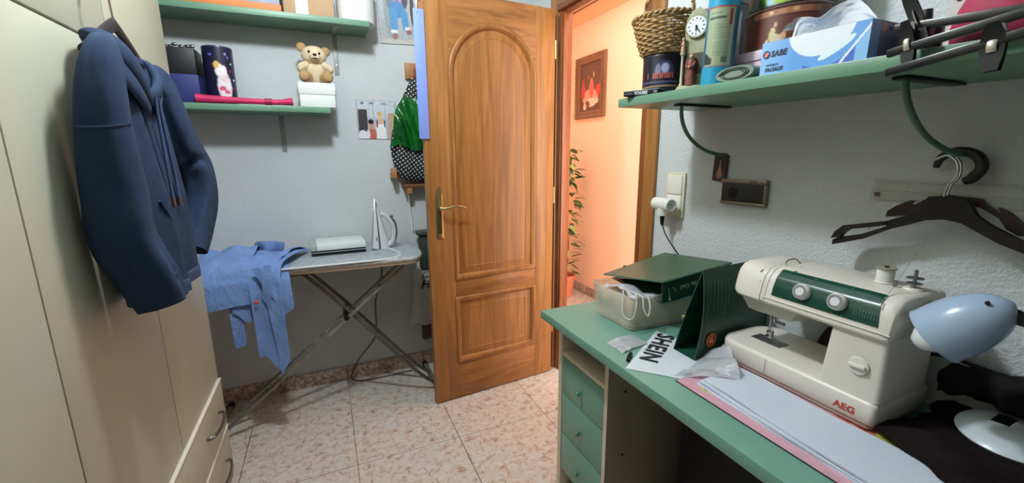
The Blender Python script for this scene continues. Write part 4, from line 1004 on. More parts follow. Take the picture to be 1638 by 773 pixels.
# arm with head: lofted profile along y
prof = [(X0+.001, .938), (X0-.004, .944), (X0-.003, .955), (X0+.004, .985), (X0+.012, 1.005), (X0+.028, 1.020), (X0+.05, 1.026), (X1-.035, 1.026), (X1-.015, 1.018), (X1-.006, 1.0), (X1-.006, .944), (X1-.010, .938)]
def arm_ring(y, k=1.0, dz=0.0):
    cx, cz = (X0+X1)/2, .98; return [(cx+(x-cx)*k, y, cz+(z-cz)*k+dz) for x, z in prof]
g = G(); g.loft([arm_ring(.402, .90), arm_ring(.406, .97), arm_ring(.415, 1.0)]+[arm_ring(.415+.242*i/6) for i in range(1, 7)]); g.build('arm', M_SW, sw, angle=40)
g = G(); g.loft([arm_ring(.6585, .985), arm_ring(.6590, .998), arm_ring(.669, .998), arm_ring(.6695, .985)]); g.build('dial_ring', plain('cream_ring', S(212, 208, 194), .4), sw, angle=40)
g = G(); g.loft([arm_ring(.6708, .99), arm_ring(.6715, 1.0), arm_ring(.72, 1.0), arm_ring(.738, .96), arm_ring(.750, .86)]); g.build('head', M_SW, sw, angle=40)
hp = [(X0+.022, .936), (X0+.034, .900), (X0+.10, .892), (X0+.16, .90), (X0+.17, .936)]
def jaw(y, k=1.0): return [(x+(0 if z > .92 else (1-k)*.0), y, .9372-(.9372-z)*k) for x, z in hp]
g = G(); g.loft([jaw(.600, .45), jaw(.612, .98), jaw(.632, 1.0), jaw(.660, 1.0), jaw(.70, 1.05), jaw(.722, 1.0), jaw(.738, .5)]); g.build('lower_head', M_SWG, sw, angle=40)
# green panel
def on_panel(y, s, off=.0):
    """s 0..1 up the curved front of the arm"""
    P = [Vector((x, 0, z)) for x, z in prof[1:7]]
    L = [0]
    for a, b in zip(P, P[1:]): L.append(L[-1]+(b-a).length)
    q = s*L[-1]
    for i in range(len(P)-1):
        if q <= L[i+1]+1e-9:
            t = (q-L[i])/(L[i+1]-L[i]); p = P[i].lerp(P[i+1], t); d = (P[i+1]-P[i]).normalized(); n = Vector((-d.z, 0, d.x)); break
    p = p+n*off; p.y = y; return p
g = G(); g.grid(lambda u, v: on_panel(.424+.218*u+.014*(v-.5)*(1 if u < .5 else -1)*0+(.012*v if u < .02 else 0), .19+.66*v, .0012), 28, 18); g.thick(-.001); g.build('control_panel', M_GRN, sw, angle=60)
g = G(); g.tube([on_panel(.402, .10, .001), on_panel(.66, .10, .001)], .0016, 6); g.build('panel_lip', M_SW, sw)
pn = Vector((-.97, 0, .24)).normalized()
for y in (.575, .502):
    c = on_panel(y, .44, .001)
    g = G(); g.lathe([(.006, 0), (.0178, .0), (.0185, .003), (.0175, .010), (.0155, .0125), (.0105, .0125), (.0100, .0118), (.002, .0118)], c, axis=pn, n=32); k = g.build('dial', plain('dial_cream', S(228, 224, 214), .4), sw)
    g = G(); g.lathe([(.0102, .0126), (.0150, .0126), (.0150, .0130), (.0102, .0130)], c, axis=pn, n=32, cap0=False, cap1=False); g.build('scale_ring', plain('dial_grey', S(128, 128, 132), .5), k)
    g = G(); g.lathe([(.002, .0119), (.0095, .0119), (.0092, .0135), (.002, .0136)], c, axis=pn, n=28); g.build('dial_cap', plain('dial_cap', S(222, 220, 224), .3), k)
M_WINK = plain('white_ink', S(176, 190, 186), .6)
g = G(); random.seed(5)
for r_ in range(2):
    for c_ in range(9):
        y = .470-.0052*c_-.001*r_
        for q in range(3 if c_ > 1 else 2):
            s = .30+.22*r_+.045*q
            p0 = on_panel(y, s, .0016); p1 = on_panel(y, s+.030, .0016); g.tube([p0, p1], .0009, 4)
    y0 = .470; g.tube([on_panel(y0, .34+.22*r_, .0016), on_panel(y0-.006, .34+.22*r_, .0016)], .0005, 4)
for y in (.462, .448, .434): 
    p0 = on_panel(y, .76, .0016); g.tube([p0, on_panel(y-.004, .78, .0016)], .0007, 4)
for y in (.575, .502): g.ball(on_panel(y-.012, .78, .0016), .0014, 4)
g.build('stitch_chart', M_WINK, sw)
g = G(); g.tube([on_panel(.687, .62, .001), on_panel(.684, .70, .001)], .0012, 5); g.tube([on_panel(.678, .4, .001), on_panel(.678, .42, .001)], .0008, 5); g.build('ring_marks', M_INK, sw)
# reverse lever, logo
c = Vector((X0+.0035, .447, .872))
g = G(); g.lathe([(.004, 0), (.019, 0), (.018, .002), (.015, .0025), (.004, .0026)], c, axis=(-1, 0, 0), n=28, sx=1.0, sy=1.0); k = g.build('reverse_disc', plain('dial_cream', S(228, 224, 214), .4), sw)
G().box(X0-.006, X0+.001, .431, .463, .868, .878, .004).build('reverse_lever', plain('dial_cream', S(228, 224, 214), .4), k)
text('AEG', .0205, frame((X0-.0004, .479, ZB+.022), (0, -1, 0), (0, 0, 1)), plain('logo_red', S(178, 66, 48), .5), sw, bold=.0008, sx=1.05)
# needle bar and foot
g = G(); g.cyl((1.055, .690, .905), (1.055, .690, .862), .0035, n=10); g.cyl((1.055, .690, .862), (1.055, .690, .815), .0009, n=6); g.build('needle_bar', M_CHROME, sw)
g = G(); g.cyl((1.060, .702, .905), (1.060, .702, .825), .003, n=10); g.box(1.045, 1.068, .684, .706, .8165, .819, .0008); g.box(1.054, 1.066, .692, .706, .819, .832, .001); g.build('presser_foot', M_CHROME, sw)
g = G(); g.cyl((1.045, .678, .868), (1.045, .655, .868), .004, n=10); g.cyl((1.040, .672, .88), (1.06, .690, .868), .002, n=8); g.build('needle_clamp', M_STEEL, sw)
# top fittings
g = G(); g.cyl((1.075, .428, 1.0262), (1.075, .428, 1.030), .017, .015); g.build('winder_base', M_SW, sw)
g = G(); g.cyl((1.075, .428, 1.030), (1.075, .428, 1.066), .0032, n=10); g.lathe([(.003, 0), (.013, 0), (.013, .0015), (.003, .0015)], (1.075, .428, 1.038), n=20); g.lathe([(.003, 0), (.014, 0), (.014, .0015), (.003, .0015)], (1.075, .428, 1.049), n=20); g.build('bobbin_winder', M_STEEL, sw)
G().cyl((1.06, .452, 1.0262), (1.06, .452, 1.040), .0035, n=10).build('stop_pin', M_STEEL, sw)
g = G(); g.tube([(1.02, .655, 1.026), (1.02, .652, 1.040), (1.03, .640, 1.046), (1.035, .63, 1.036)], .0016, 6, smooth=4); g.build('thread_guide', M_CHROME, sw)
G().ball((1.005, .618, 1.0225), .004, 6, (1.4, 1.4, .5)).build('top_button', plain('olive_button', S(110, 110, 80), .4), sw)
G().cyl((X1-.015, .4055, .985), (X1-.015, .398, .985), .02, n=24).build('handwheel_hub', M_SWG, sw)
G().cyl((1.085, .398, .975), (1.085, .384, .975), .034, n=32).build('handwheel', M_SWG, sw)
t = thing('thread_spool', 'white thread spool standing on top of the sewing machine', 'spool', (1.07, .474, 1.027))
g = G(); g.lathe([(.003, 0), (.0165, 0), (.0165, .0015), (.0148, .003), (.0155, .016), (.0148, .030), (.003, .030)], (1.075, .478, 1.0268), n=28); g.build('thread', plain('white_thread', S(220, 220, 214), .8, bump=.5, bscale=500), t)
g = G(); g.lathe([(.004, .0302), (.0178, .0302), (.0178, .0330), (.0165, .0335), (.004, .0335)], (1.075, .478, 1.0268), n=28); g.build('spool_rim', plain('spool_cream', S(150, 142, 128), .5), t)
G().cyl((1.075, .478, 1.060), (1.075, .478, 1.0625), .004, n=12).build('spindle_hole', M_BLACK, t)
# dark things seen through the arm and behind it
g = G(); g.ball((1.187, .60, .80), .055, 10, (.35, .9, 1.0)); 
for v_ in g.bm.verts: v_.co += Vector((.0, .008*nz(v_.co.y*30, v_.co.z*30), .008*nz(v_.co.y*25, v_.co.z*25, 3))); v_.co.z = max(v_.co.z, DT+.001); v_.co.x = min(v_.co.x, XR-.002)
g.build('dark_pouch', plain('maroon_cloth', S(44, 24, 24), .85), label='dark maroon pouch behind the sewing machine arm', cat='pouch', angle=80)

# ================================================================== DESK LAMP
lp = thing('desk_lamp', 'pale blue bullet shaped desk lamp with black arm beside sewing machine', 'lamp', (1.17, .26, DT))
M_LB = plain('powder_blue_enamel', S(158, 178, 202), .2)
oc = Vector((.990, .352, .972)); ax = Vector((.16, -.66, .72)).normalized()
R_ = .051; Lh = .118
pr = []
for i in range(19):
    t = i/18; pr.append((R_*(1-t**2.6)**.55*(1+.02*math.sin(t*PI)), Lh*t))
inn = [(max(.001, r-.0018), z-.0014) for r, z in reversed(pr[:-1])]
g = G(); g.lathe(pr[:-1]+[(.004, Lh)], oc, axis=ax, n=40, cap0=False); g.lathe(inn[:], oc, axis=ax, n=40, cap0=True, cap1=False); g.build('shade', M_LB, lp, angle=60)
g = G(); g.tube([oc+Vector((math.cos(0), 0, 0))*0 + (Vector((0, 0, 1)).rotation_difference(ax) @ Vector((R_*math.cos(2*PI*j/36), R_*math.sin(2*PI*j/36), 0))) for j in range(36)], .0012, 6, closed=True); g.build('shade_rim', M_LB, lp)
g = G(); g.lathe([(.003, -.034), (.014, -.030), (.024, -.016), (.027, .002), (.024, .03), (.014, .05), (.013, .07), (.003, .072)], oc, axis=ax, n=24); g.build('bulb', plain('bulb_glass', S(226, 230, 230), .25), lp)
for d in ((-.9, .2, .35), (-.75, -.1, .62)):
    q = Vector(d).normalized(); p = oc+ax*(Lh*.84); s_ = q-ax*q.dot(ax); s_.normalize(); G().ball(p+s_*R_*.66, .0035, 5).build('vent_hole', M_BLACK, lp)
g = G(); e = oc+ax*(Lh*.90)
g.tube([e+Vector((.005, -.004, -.012)), e+Vector((.016, -.04, -.020)), (1.07, .16, 1.03), (1.12, .12, .95), (1.14, .13, .86), (1.135, .20, .80)], [.013, .011, .009, .009, .009, .011], 12, smooth=6); g.build('arm', M_DKBROWN, lp)
g = G(); g.lathe([(.01, 0), (.077, .001), (.080, .006), (.074, .013), (.055, .020), (.02, .023), (.01, .023)], (0, 0, 0), n=44)
MDK = Matrix.Translation((1.124, .262, .7785)) @ Matrix.Rotation(math.radians(-5), 4, 'Y'); g.transform(MDK)
base = g.build('base_disc', plain('lamp_white', S(206, 214, 220), .3), lp)
G().box(-.004, .030, .010, .034, .0218, .0240, .0005, M=MDK).build('switch', M_BLACK, base)

# ================================================================== DARK CLOTH HEAP, CABLES
M_HEAP = plain('dark_knit', S(24, 17, 17), .95, Specular_IOR_Level=.1, var=.3, vscale=14, bump=.8, bscale=120, bdist=.004)
g = G()
def heap(u, v):
    y = -.12+.515*v; x0 = .930+.05*nz(y*8, 1.5)+.022*nz(y*26, 4.5)+.06*max(0, (v-.80)/.2)**2; x = x0+(1.198-x0)*u
    edge = min(1, u*6)*min(1, (1-v)*7)
    z = DT+.0205+edge*(.008+.014*abs(nz(x*11, y*11, 1))+.010*abs(math.sin(x*40+y*26))+.05*max(0, u-.80)*5*.35*(1+nz(y*12, 3)))
    d = math.hypot(x-1.118, y-.268)
    if d < .125: z = min(z, DT+.034)
    return (x, y+(.02*nz(x*12, 7.7)+.012*nz(x*34, 2.7))*v, z)
g.grid(heap, 50, 60); g.thick(.004); g.build('dark_garment', M_HEAP, label='dark brown garment heaped on desk around the white disc', cat='garment', angle=80)
g = G(); g.tube([(1.165, .39, .825), (1.17, .34, .84), (1.168, .26, .845), (1.165, .16, .84), (1.165, .05, .84)], [.018, .034, .038, .040, .036], 20, smooth=6)
for v_ in g.bm.verts:
    q = v_.co; n_ = .014*nz(q.x*30, q.y*30, q.z*30); v_.co += Vector((n_, 0, n_)); v_.co.x = min(v_.co.x, XR-.003)
g.build('black_roll', plain('black_bundle', S(20, 17, 18), .8, Specular_IOR_Level=.15, var=.3, vscale=20, bump=.7, bscale=60, bdist=.004), label='black rolled bundle against wall behind the lamp', cat='bundle', angle=80)
g = G(); g.tube([(1.17, .43, .80), (1.175, .425, .86), (1.18, .39, .872), (1.19, .33, .866), (1.195, .28, .85)], .004, 8, smooth=6); g.tube([(1.165, .39, .80), (1.170, .388, .845), (1.180, .375, .868)], .004, 8, smooth=5)
g.build('black_cable', M_BLACK, label='black cable looping beside the sewing machine right end', cat='cable')
G().box(1.10, 1.18, .395, .43, .742+.0006, .79, .010).build('power_plug', M_BLACK, label='black foot pedal on the desk behind sewing machine', cat='pedal') if False else None
# ================================================================== RIGHT SHELF
def RZ(y): return 1.4325+.0135*(y-.45)+.026       # top surface of the shelf
rs = thing('wall_shelf', 'long green shelf on the right wall crowded with tins and tissues', 'shelf', (1.04, .5, 1.44), 'green wall shelves')
g = G(); g.box(.880, XR-.0005, -.30, 1.160, 0, .026, .0015, M=Matrix.Translation((0, .45, 1.4325)) @ Matrix.Rotation(math.atan(.0135), 4, 'X') @ Matrix.Translation((0, -.45, 0))); g.build('board', MATS['shelf_green'], rs)
M_BRK = plain('green_metal', S(62, 104, 82), .4)
for (y, yw) in ((.985, 1.012), (.455, .430)):
    zt = RZ(y)-.0265
    b = G().box(.955, 1.165, y-.012, y+.012, zt-.006, zt-.0005, .001).build('bracket_plate', M_BLACK, rs)
    g = G(); P = []
    for i in range(13):
        a = PI/2*i/12; P.append((XR-.004-(.235)*(1-math.sin(a)) if False else .975+(XR-.004-.975)*(1-math.cos(a)), y+(yw-y)*i/12, zt-.004-(zt-.004-1.292)*math.sin(a)))
    g.tube(P, .0055, 10); g.build('curved_bracket', M_BRK, rs)
# ---- things on the shelf, far to near
def RM(cx, cy, rot, z=None): return Matrix.Translation((cx, cy, RZ(cy)+.0006 if z is None else z)) @ Matrix.Rotation(rot, 4, 'Z')
t = thing('film_case', 'flat black disc case at far end of the right shelf', 'case', (.98, 1.06, RZ(1.06)))
MC = RM(.948, 1.090, math.radians(25))
G().box(-.07, .07, -.055, .055, .0012, .0145, .001, M=MC).build('case_body', M_BLACK, t)
G().box(-.07, .07, -.055, .055, .0147, .0162, .0005, M=MC).build('case_sleeve', plain('sleeve_grey', S(128, 150, 150), .3), t)
text('TCHUBEE', .0120, MC @ frame((-.0704, .020, .0035), (0, -1, 0), (0, 0, 1)), plain('case_print', S(196, 200, 204), .5), t, bold=.0005, sx=.8)
text('24', .0095, MC @ frame((-.0704, -.040, .0045), (0, -1, 0), (0, 0, 1)), plain('case_print', S(196, 200, 204), .5), t)
G().box(-.0706, -.0701, .026, .050, .006, .0085, M=MC).build('case_line', plain('case_line', S(96, 98, 104), .5), t)
CZ = RZ(1.05)+.0175
town = paint([('e', .5, .52, .36, .40, (52, 56, 86)), ('e', .33, .62, .10, .18, (120, 116, 140)), ('e', .55, .66, .13, .16, (150, 160, 190)), ('r', .5, .36, .5, .16, (20, 20, 34))]+[('r', .18+.075*i, .44, .022, .085, (176, 92, 80)) for i in range(9)]+[('r', .5, .44, .32, .012, (120, 56, 60)), ('r', .5, .50, .32, .012, (150, 80, 76)), ('r', .5, .26, .5, .02, (84, 84, 112)), ('r', .5, .13, .5, .02, (150, 120, 90)), ('r', .5, .05, .5, .03, (40, 40, 60))], (20, 20, 32))
tc = (1.0, 1.095)
tin('biscuit_tin', 'round dark tin with arched windows print under wicker basket', tc, .063, CZ, .098, lambda u, v: town((u*4.2) % 1.0, v), plain('tin_dark', S(26, 24, 36), .35), res=(190, 48), start=PI*1.02)
# ---- basket
bk_ = thing('wicker_basket', 'brown wicker basket with arched handle on the dark tin', 'basket', (tc[0], tc[1], CZ+.107))
M_WICK = plain('wicker', S(160, 128, 82), .55, var=.25, vscale=45)
b0 = CZ+.1075; rows = 14; NS = 26
def br(k): return .068+.028*k**.8          # radius by height fraction
g = G(); g.lathe([(.005, 0), (.066, 0), (.068, .004), (.005, .005)], (*tc, b0), n=30); g.build('floor_disc', M_WICK, bk_)
for i in range(NS):
    a = 2*PI*i/NS
    G().tube([(tc[0]+br(k)*math.cos(a), tc[1]+br(k)*math.sin(a), b0+.003+.098*k) for k in (0, .33, .66, 1)], .0022, 5).build('stake', M_WICK, bk_)
for r_ in range(rows):
    k = (r_+.5)/rows; P = []
    for j in range(NS*4):
        a = 2*PI*j/(NS*4); w = .0032*math.cos(a*NS/2+PI*r_); rad = br(k)+w
        P.append((tc[0]+rad*math.cos(a), tc[1]+rad*math.sin(a), b0+.006+.094*k+.0010*math.sin(a*7+r_*2)))
    G().tube(P, .0037, 6, closed=True).build('weave_row', M_WICK, bk_)
for off, ph in ((0, 0), (.004, PI)):
    P = []
    for j in range(96):
        a = 2*PI*j/96; P.append((tc[0]+(br(1)+.001+.004*math.cos(a*18+ph))*math.cos(a), tc[1]+(br(1)+.001+.004*math.cos(a*18+ph))*math.sin(a), b0+.104+.004*math.sin(a*18+ph)))
    G().tube(P, .0046, 6, closed=True).build('rim_strand', M_WICK, bk_)
P = [(tc[0]+.0, tc[1]-.098, b0+.09), (tc[0], tc[1]-.100, b0+.13), (tc[0], tc[1]-.09, b0+.18), (tc[0], tc[1], b0+.215), (tc[0], tc[1]+.09, b0+.18), (tc[0], tc[1]+.100, b0+.13), (tc[0], tc[1]+.098, b0+.09)]
G().tube(P, .0048, 8, smooth=7).build('handle', M_WICK, bk_)
P2 = []
pp, _ = resample([Vector(p) for p in P], 1.0, 20, False)
for i, p in enumerate(pp): P2.append(p+Vector((.006*math.cos(i*.5), 0, .006*math.sin(i*.5))))
G().tube(P2, .003, 6).build('handle_strand', M_WICK, bk_)
# dark box behind the clock
t = thing('navy_box', 'dark navy box standing behind the clock on the right shelf', 'box', (1.13, 1.02, RZ(1.0)))
G().box(1.105, 1.190, .935, 1.055, RZ(1.0)+.0008, RZ(1.0)+.245, .003).build('body', plain('navy_card', S(24, 28, 60), .4), t)
G().box(1.103, 1.192, .933, 1.057, RZ(1.0)+.2452, RZ(1.0)+.262, .003).build('lid', plain('grey_card', S(110, 112, 118), .5), t)
# ---- clock with figures
ck = thing('mantel_clock', 'small resin clock with column and robed monk figure', 'clock', (.95, .925, RZ(.92)))
M_RES = plain('resin_stone', S(150, 150, 118), .6, var=.2, vscale=40, bump=.4, bscale=90)
cb = RZ(.92)+.0008
vx = Vector((.45, -.89, 0)).normalized()     # to the right as seen
vn = Vector((-.89, -.45, 0)).normalized()    # towards the viewer
cc = Vector((.945, .932, cb))
def K(a, h, d=0.0): return cc+vx*a+vn*d+Vector((0, 0, h))
MK = frame(cc, vx, Vector((0, 0, 1)))        # local x right, y up, z out
g = G(); rings = []
for h, w, d in ((0, .040, .026), (.006, .040, .026), (.010, .036, .022), (.014, .034, .020)):
    rings.append([K(w*math.cos(2*PI*j/24), h, d*math.sin(2*PI*j/24)) for j in range(24)])
g.loft(rings); g.build('plinth', M_RES, ck)
for a in (-.022, ):
    g = G(); g.lathe([(.006, 0), (.006, .005), (.004, .008), (.0036, .075), (.004, .080), (.0068, .083), (.0068, .088), (.003, .089)], K(a, .0142, .006), n=14); g.build('column', plain('column_bone', S(176, 170, 140), .55), ck)
    g = G(); g.tube([K(a, .103, .006), K(a, .112, .006), K(a, .124, .006), K(a, .132, .006)], [.006, .0055, .005, .003], 10, smooth=3); g.ball(K(a, .136, .006), .0048, 8); g.ball(K(a-.003, .122, .010), .003, 6); g.build('cherub', plain('flesh_resin', S(186, 150, 118), .55), ck)
# back plate holding the dial
g = G(); outl = [(-.012, .014), (.030, .014), (.030, .09), (.036, .125), (.040, .16), (.032, .195), (.012, .213), (-.008, .205), (-.020, .185), (-.022, .15), (-.014, .115)]
g.loft([[K(a, h, d) for a, h in outl] for d in (-.012, -.002)]); g.build('back_plate', M_RES, ck)
dc = K(.008, .165, 0)
g = G(); g.lathe([(.004, 0), (.029, 0), (.0300, .004), (.0285, .007), (.0255, .0065), (.004, .006)], dc-vn*.002, axis=vn, n=32, sx=1, sy=1); bez = g.build('bezel', M_RES, ck)
g = G(); g.lathe([(.002, .0047), (.0250, .0047), (.0250, .0052), (.002, .0053)], dc+vn*.0, axis=vn, n=32); g.build('dial_face', plain('dial_white', S(224, 226, 228), .4), ck)
g = G()
for k in range(12):
    a = PI/6*k; g.box(-.0010, .0010, .0165, .0215, 0, .0004, M=MK @ Matrix.Translation((.008, .165, .0056)) @ Matrix.Rotation(-a, 4, 'Z'))
g.build('hour_marks', M_INK, ck)
for ang, ln, w in ((math.radians(150), .018, .0012), (math.radians(-178), .012, .0018)):
    G().box(-w, w, -.002, ln, 0, .0005, M=MK @ Matrix.Translation((.008, .165, .0064)) @ Matrix.Rotation(-ang, 4, 'Z')).build('clock_hand', M_INK, ck)
G().ball(K(.008, .165, .0066), .0026, 6).build('hand_cap', M_INK, ck)
# monk
M_ROBE = plain('brown_robe', S(112, 54, 38), .6, var=.2, vscale=60)
g = G(); rings = []
for h, w, d in ((0, .0135, .011), (.02, .0125, .010), (.04, .0105, .009), (.055, .0115, .009), (.062, .010, .008), (.068, .005, .005)):
    rings.append([K(.004+w*(1+.07*math.cos(6*2*PI*j/20))*math.cos(2*PI*j/20), .0142+h, .012+d*math.sin(2*PI*j/20)) for j in range(20)])
g.loft(rings); g.build('robe', M_ROBE, ck)
g = G(); g.ball(K(.004, .088, .012), .0058, 8, (1, 1, 1.15)); g.ball(K(.002, .060, .022), .004, 6); g.build('monk_head', plain('flesh_resin', S(186, 150, 118), .55), ck)
g = G(); g.tube([K(-.006, .075, .012), K(-.006, .064, .020), K(.002, .060, .022)], .0035, 8, smooth=3); g.tube([K(.013, .075, .012), K(.013, .064, .019), K(.005, .061, .022)], .0035, 8, smooth=3); g.build('arms', M_ROBE, ck)
g = G(); g.box(-.014, .030, .045, .098, -.001, .002, M=MK @ Matrix.Rotation(.0, 4, 'Z')); g.build('dark_alcove', plain('olive_dark', S(66, 62, 42), .6), ck)
# ---- turquoise tube
def tq(u, v):
    b = (150, 160, 132)
    if v < .17 or v > .68: return S(30, 142, 178)
    if v < .178 or v > .672: return S(150, 60, 56)
    uu = (u-.455)/.29
    if uu < 0 or uu > 1: return S(24, 96, 120)
    if .52 < v < .655 and .80 < uu < .93: return S(158, 34, 52)
    if .575 < v < .60 and .05 < uu < .7: return S(60, 76, 70)
    if .62 < v < .632 and .1 < uu < .5: return S(90, 104, 90)
    if .26 < v < .54 and .3 < uu < .85 and int(v*160) % 3 == 0 and int(uu*40) % 5: return S(108, 124, 100)
    if .19 < v < .30 and uu < .30 and v < .30-uu*.2: return S(44, 48, 40)
    if .20 < v < .26 and .62 < uu < .85: return S(96, 104, 84)
    return S(*b)
tb = thing('cardboard_tube', 'turquoise tube with pale printed label on the right shelf', 'tube', (.935, .825, RZ(.82)))
MT = Matrix.Translation((.950, .850, RZ(.85)+.0008)) @ Matrix.Rotation(math.radians(2), 4, 'X')
g = G(); g.grid(lambda u, v: MT @ Vector((.0365*math.cos(2*PI*u), .0365*math.sin(2*PI*u), .001+.27*v)), 120, 150, tq); g.build('printed_wall', printed('tube_print', .35), tb, angle=60)
g = G(); g.lathe([(.01, 0), (.0355, 0), (.0370, .001), (.0370, .003)], (0, 0, 0), n=36); g.lathe([(.0368, .270), (.038, .271), (.038, .285), (.01, .286)], (0, 0, 0), n=36); g.transform(MT); g.build('end_caps', plain('turquoise', S(30, 142, 178), .35), tb)
# translucent roll behind it
g = G(); g.lathe([(.012, 0), (.024, 0), (.024, .20), (.012, .20)], (1.040, .895, RZ(.89)+.0008), n=24); g.build('film_roll', clear('clear_roll', S(190, 196, 192), .55, .2, .3), label='translucent plastic roll standing behind the turquoise tube', cat='roll')
# ---- grey roll
t = thing('folded_roll', 'small flat grey rolled cloth lying before the pink box', 'roll', (.97, .752, RZ(.75)))
zr = RZ(.75)+.0008
def ell(k, x): return [(x, .752+.052*k*math.copysign(abs(math.cos(a))**.8, math.cos(a)), zr+.017+.0165*k*math.sin(a)) for a in [2*PI*j/28 for j in range(28)]]
G().loft([ell(.97, .896), ell(1, .900), ell(1, .995), ell(.96, .998)]).build('roll_body', plain('grey_felt', S(120, 134, 122), .8, var=.1), t)
P = [(.8945, .752+.052*(.82-.13*i/6)*math.cos(i*1.05), zr+.017+.0165*(.78-.11*i/6)*math.sin(i*1.05)) for i in range(16)]
G().tube(P, .0012, 5, smooth=3).build('roll_spiral', plain('felt_dark', S(60, 68, 62), .8), t)
# ---- pink box, brown tin, green tin
pz = RZ(.78)+.0008
t = thing('pink_box', 'pale pink box under the nativity tin on the right shelf', 'box', (1.09, .76, pz))
G().box(1.005, 1.175, .662, .858, pz+.002, pz+.058, .003).build('base_box', plain('pink_card', S(196, 172, 192), .6), t)
G().box(1.002, 1.178, .659, .861, pz+.0582, pz+.082, .003).build('lid', plain('pink_card_lid', S(206, 184, 202), .6), t)
g = G(); random.seed(9)
for k in range(10):
    y = .84-.017*k
    g.box(1.0040, 1.0046, y-.005, y+.004, pz+.040, pz+.0415+.002*(k % 3 == 0))
    if k % 2: g.box(1.0040, 1.0046, y-.003, y+.003, pz+.030, pz+.0312)
g.tube([(1.0042, .775, pz+.012), (1.0042, .770, pz+.020), (1.0042, .762, pz+.020), (1.0042, .757, pz+.012)], .001, 5, smooth=3)
g.build('handwriting', plain('pen_grey', S(96, 86, 106), .7), t)
sceneb = paint([('r', .5, .95, .5, .12, (150, 100, 76)), ('e', .3, .92, .03, .06, (206, 176, 110)), ('e', .45, .93, .06, .07, (176, 116, 90)), ('e', .62, .93, .05, .06, (186, 150, 110)), ('r', .5, .81, .5, .014, (60, 36, 30)), ('e', .34, .3, .05, .26, (206, 186, 140)), ('e', .37, .60, .022, .08, (206, 156, 126)), ('e', .41, .2, .07, .14, (196, 180, 160)), ('e', .49, .27, .035, .12, (196, 150, 120)), ('e', .58, .46, .08, .11, (112, 116, 122)), ('e', .66, .56, .08, .14, (120, 108, 110)), ('e', .74, .46, .05, .14, (96, 80, 78)), ('e', .27, .15, .02, .1, (190, 180, 150)), ('e', .52, .4, .05, .03, (150, 156, 160))], (92, 50, 44))
tcn = (1.092, .775)
tin('round_tin', 'brown round tin with nativity scene under the lime tin', tcn, .098, pz+.0828, .084, lambda u, v: sceneb(min(1, max(0, (u-.2075)*3.8+.56)), v), plain('tin_brown', S(70, 40, 34), .4), res=(180, 46), start=PI*.78, sx=.86, group='round printed tins on the right shelf')
lime = paint([('e', .45, .6, .40, .75, (140, 176, 40)), ('e', .25, .25, .07, .3, (150, 190, 200)), ('e', .40, .62, .03, .05, (60, 100, 30)), ('e', .50, .66, .02, .06, (60, 60, 30)), ('e', .58, .64, .02, .05, (180, 60, 50)), ('e', .66, .6, .02, .05, (190, 80, 60)), ('e', .46, .7, .03, .04, (90, 130, 40))], (36, 60, 34))
tin('round_tin', 'lime green round tin stacked on top of the brown tin', tcn, .094, pz+.0828+.0935, .075, lambda u, v: lime(min(1, max(0, (u-.2075)*3.8+.56)), v), plain('tin_olive', S(44, 60, 34), .4), res=(150, 40), start=PI*.78, sx=.86, group='round printed tins on the right shelf')
# ---- tissue box
tb = thing('tissue_box', 'blue and white tissue box with tissue pulled up', 'tissue box', (.96, .585, RZ(.58)))
zt0 = RZ(.585)+.0022; bx0, bx1, by0, by1, bh = .905, 1.015, .4855, .6925, .068
MTB = Matrix.Translation((0, .585, zt0)) @ Matrix.Rotation(math.atan(.0135), 4, 'X') @ Matrix.Translation((0, -.585, 0))
G().box(bx0+.0004, bx1, by0+.0004, by1, 0, bh, .0008, M=MTB).build('carton', plain('box_blue', S(120, 164, 214), .45), tb)
def tp(u, v):      # u: far(left) to near(right)
    sv = 1-v
    base = Vector(S(96, 152, 214)[:3]).lerp(Vector(S(150, 190, 230)[:3]), max(0, min(1, (.35-u)*2.4)))
    d1 = ((u-.58)/.30)**2+((v-1.10)/.78)**2
    if d1 < 1: base = Vector(S(222, 228, 234)[:3])
    if u > .45 and ((u-.62)/.34)**2+((v-1.0)/1.0)**2 > 1 and v < .42 and u < .90: base = Vector(S(64, 96, 186)[:3])
    if ((u-.74)/.15)**2+((v-.45-(u-.74)*1.6)/.13)**2 < 1: base = Vector(S(220, 232, 240)[:3])
    if abs(v-(u-.78)*4.0) < .05 and u > .76: base = Vector(S(226, 232, 236)[:3])
    if u > .9 and v < (u-.8)*4: base = Vector(S(130, 180, 226)[:3])
    return (*base, 1)
g = G(); g.grid(lambda u, v: MTB @ Vector((bx0-.0003, by1-(by1-by0)*u, bh*v)), 150, 60, tp); g.build('front_print', printed('tissue_print', .4), tb)
def tpe(u, v):
    base = (84, 92, 118) if u > .25 else (104, 140, 196)
    if (u-.35)**2+(v-.86)**2*.6 < .008: base = (168, 110, 104)
    if .48 < u < .85 and .80 < v < .88: base = (40, 44, 60)
    return S(*base)
g = G(); g.grid(lambda u, v: MTB @ Vector((bx0+(bx1-bx0)*u, by0-.0002, bh*v)), 50, 40, tpe); g.build('end_print', printed('tissue_print', .4), tb)
M_SB = plain('box_ink', S(34, 44, 66), .5)
def TF(y, z): return MTB @ frame((bx0-.0008, y, z), (0, -1, 0), (0, 0, 1))
text('SABE', .0165, TF(.670, .037), M_SB, tb, bold=.0007, shear=.12, sx=.95)
text('PAÑUELOS', .0055, TF(.678, .0185), M_SB, tb, shear=.1)
text('FACIALES', .0105, TF(.680, .0075), M_SB, tb, bold=.0004, shear=.12, sx=.9)
text('SABE', .009, MTB @ frame((bx0+.053, by0-.0006, bh*.80), (1, 0, 0), (0, 0, 1)), M_SB, tb, bold=.0003, shear=.1)
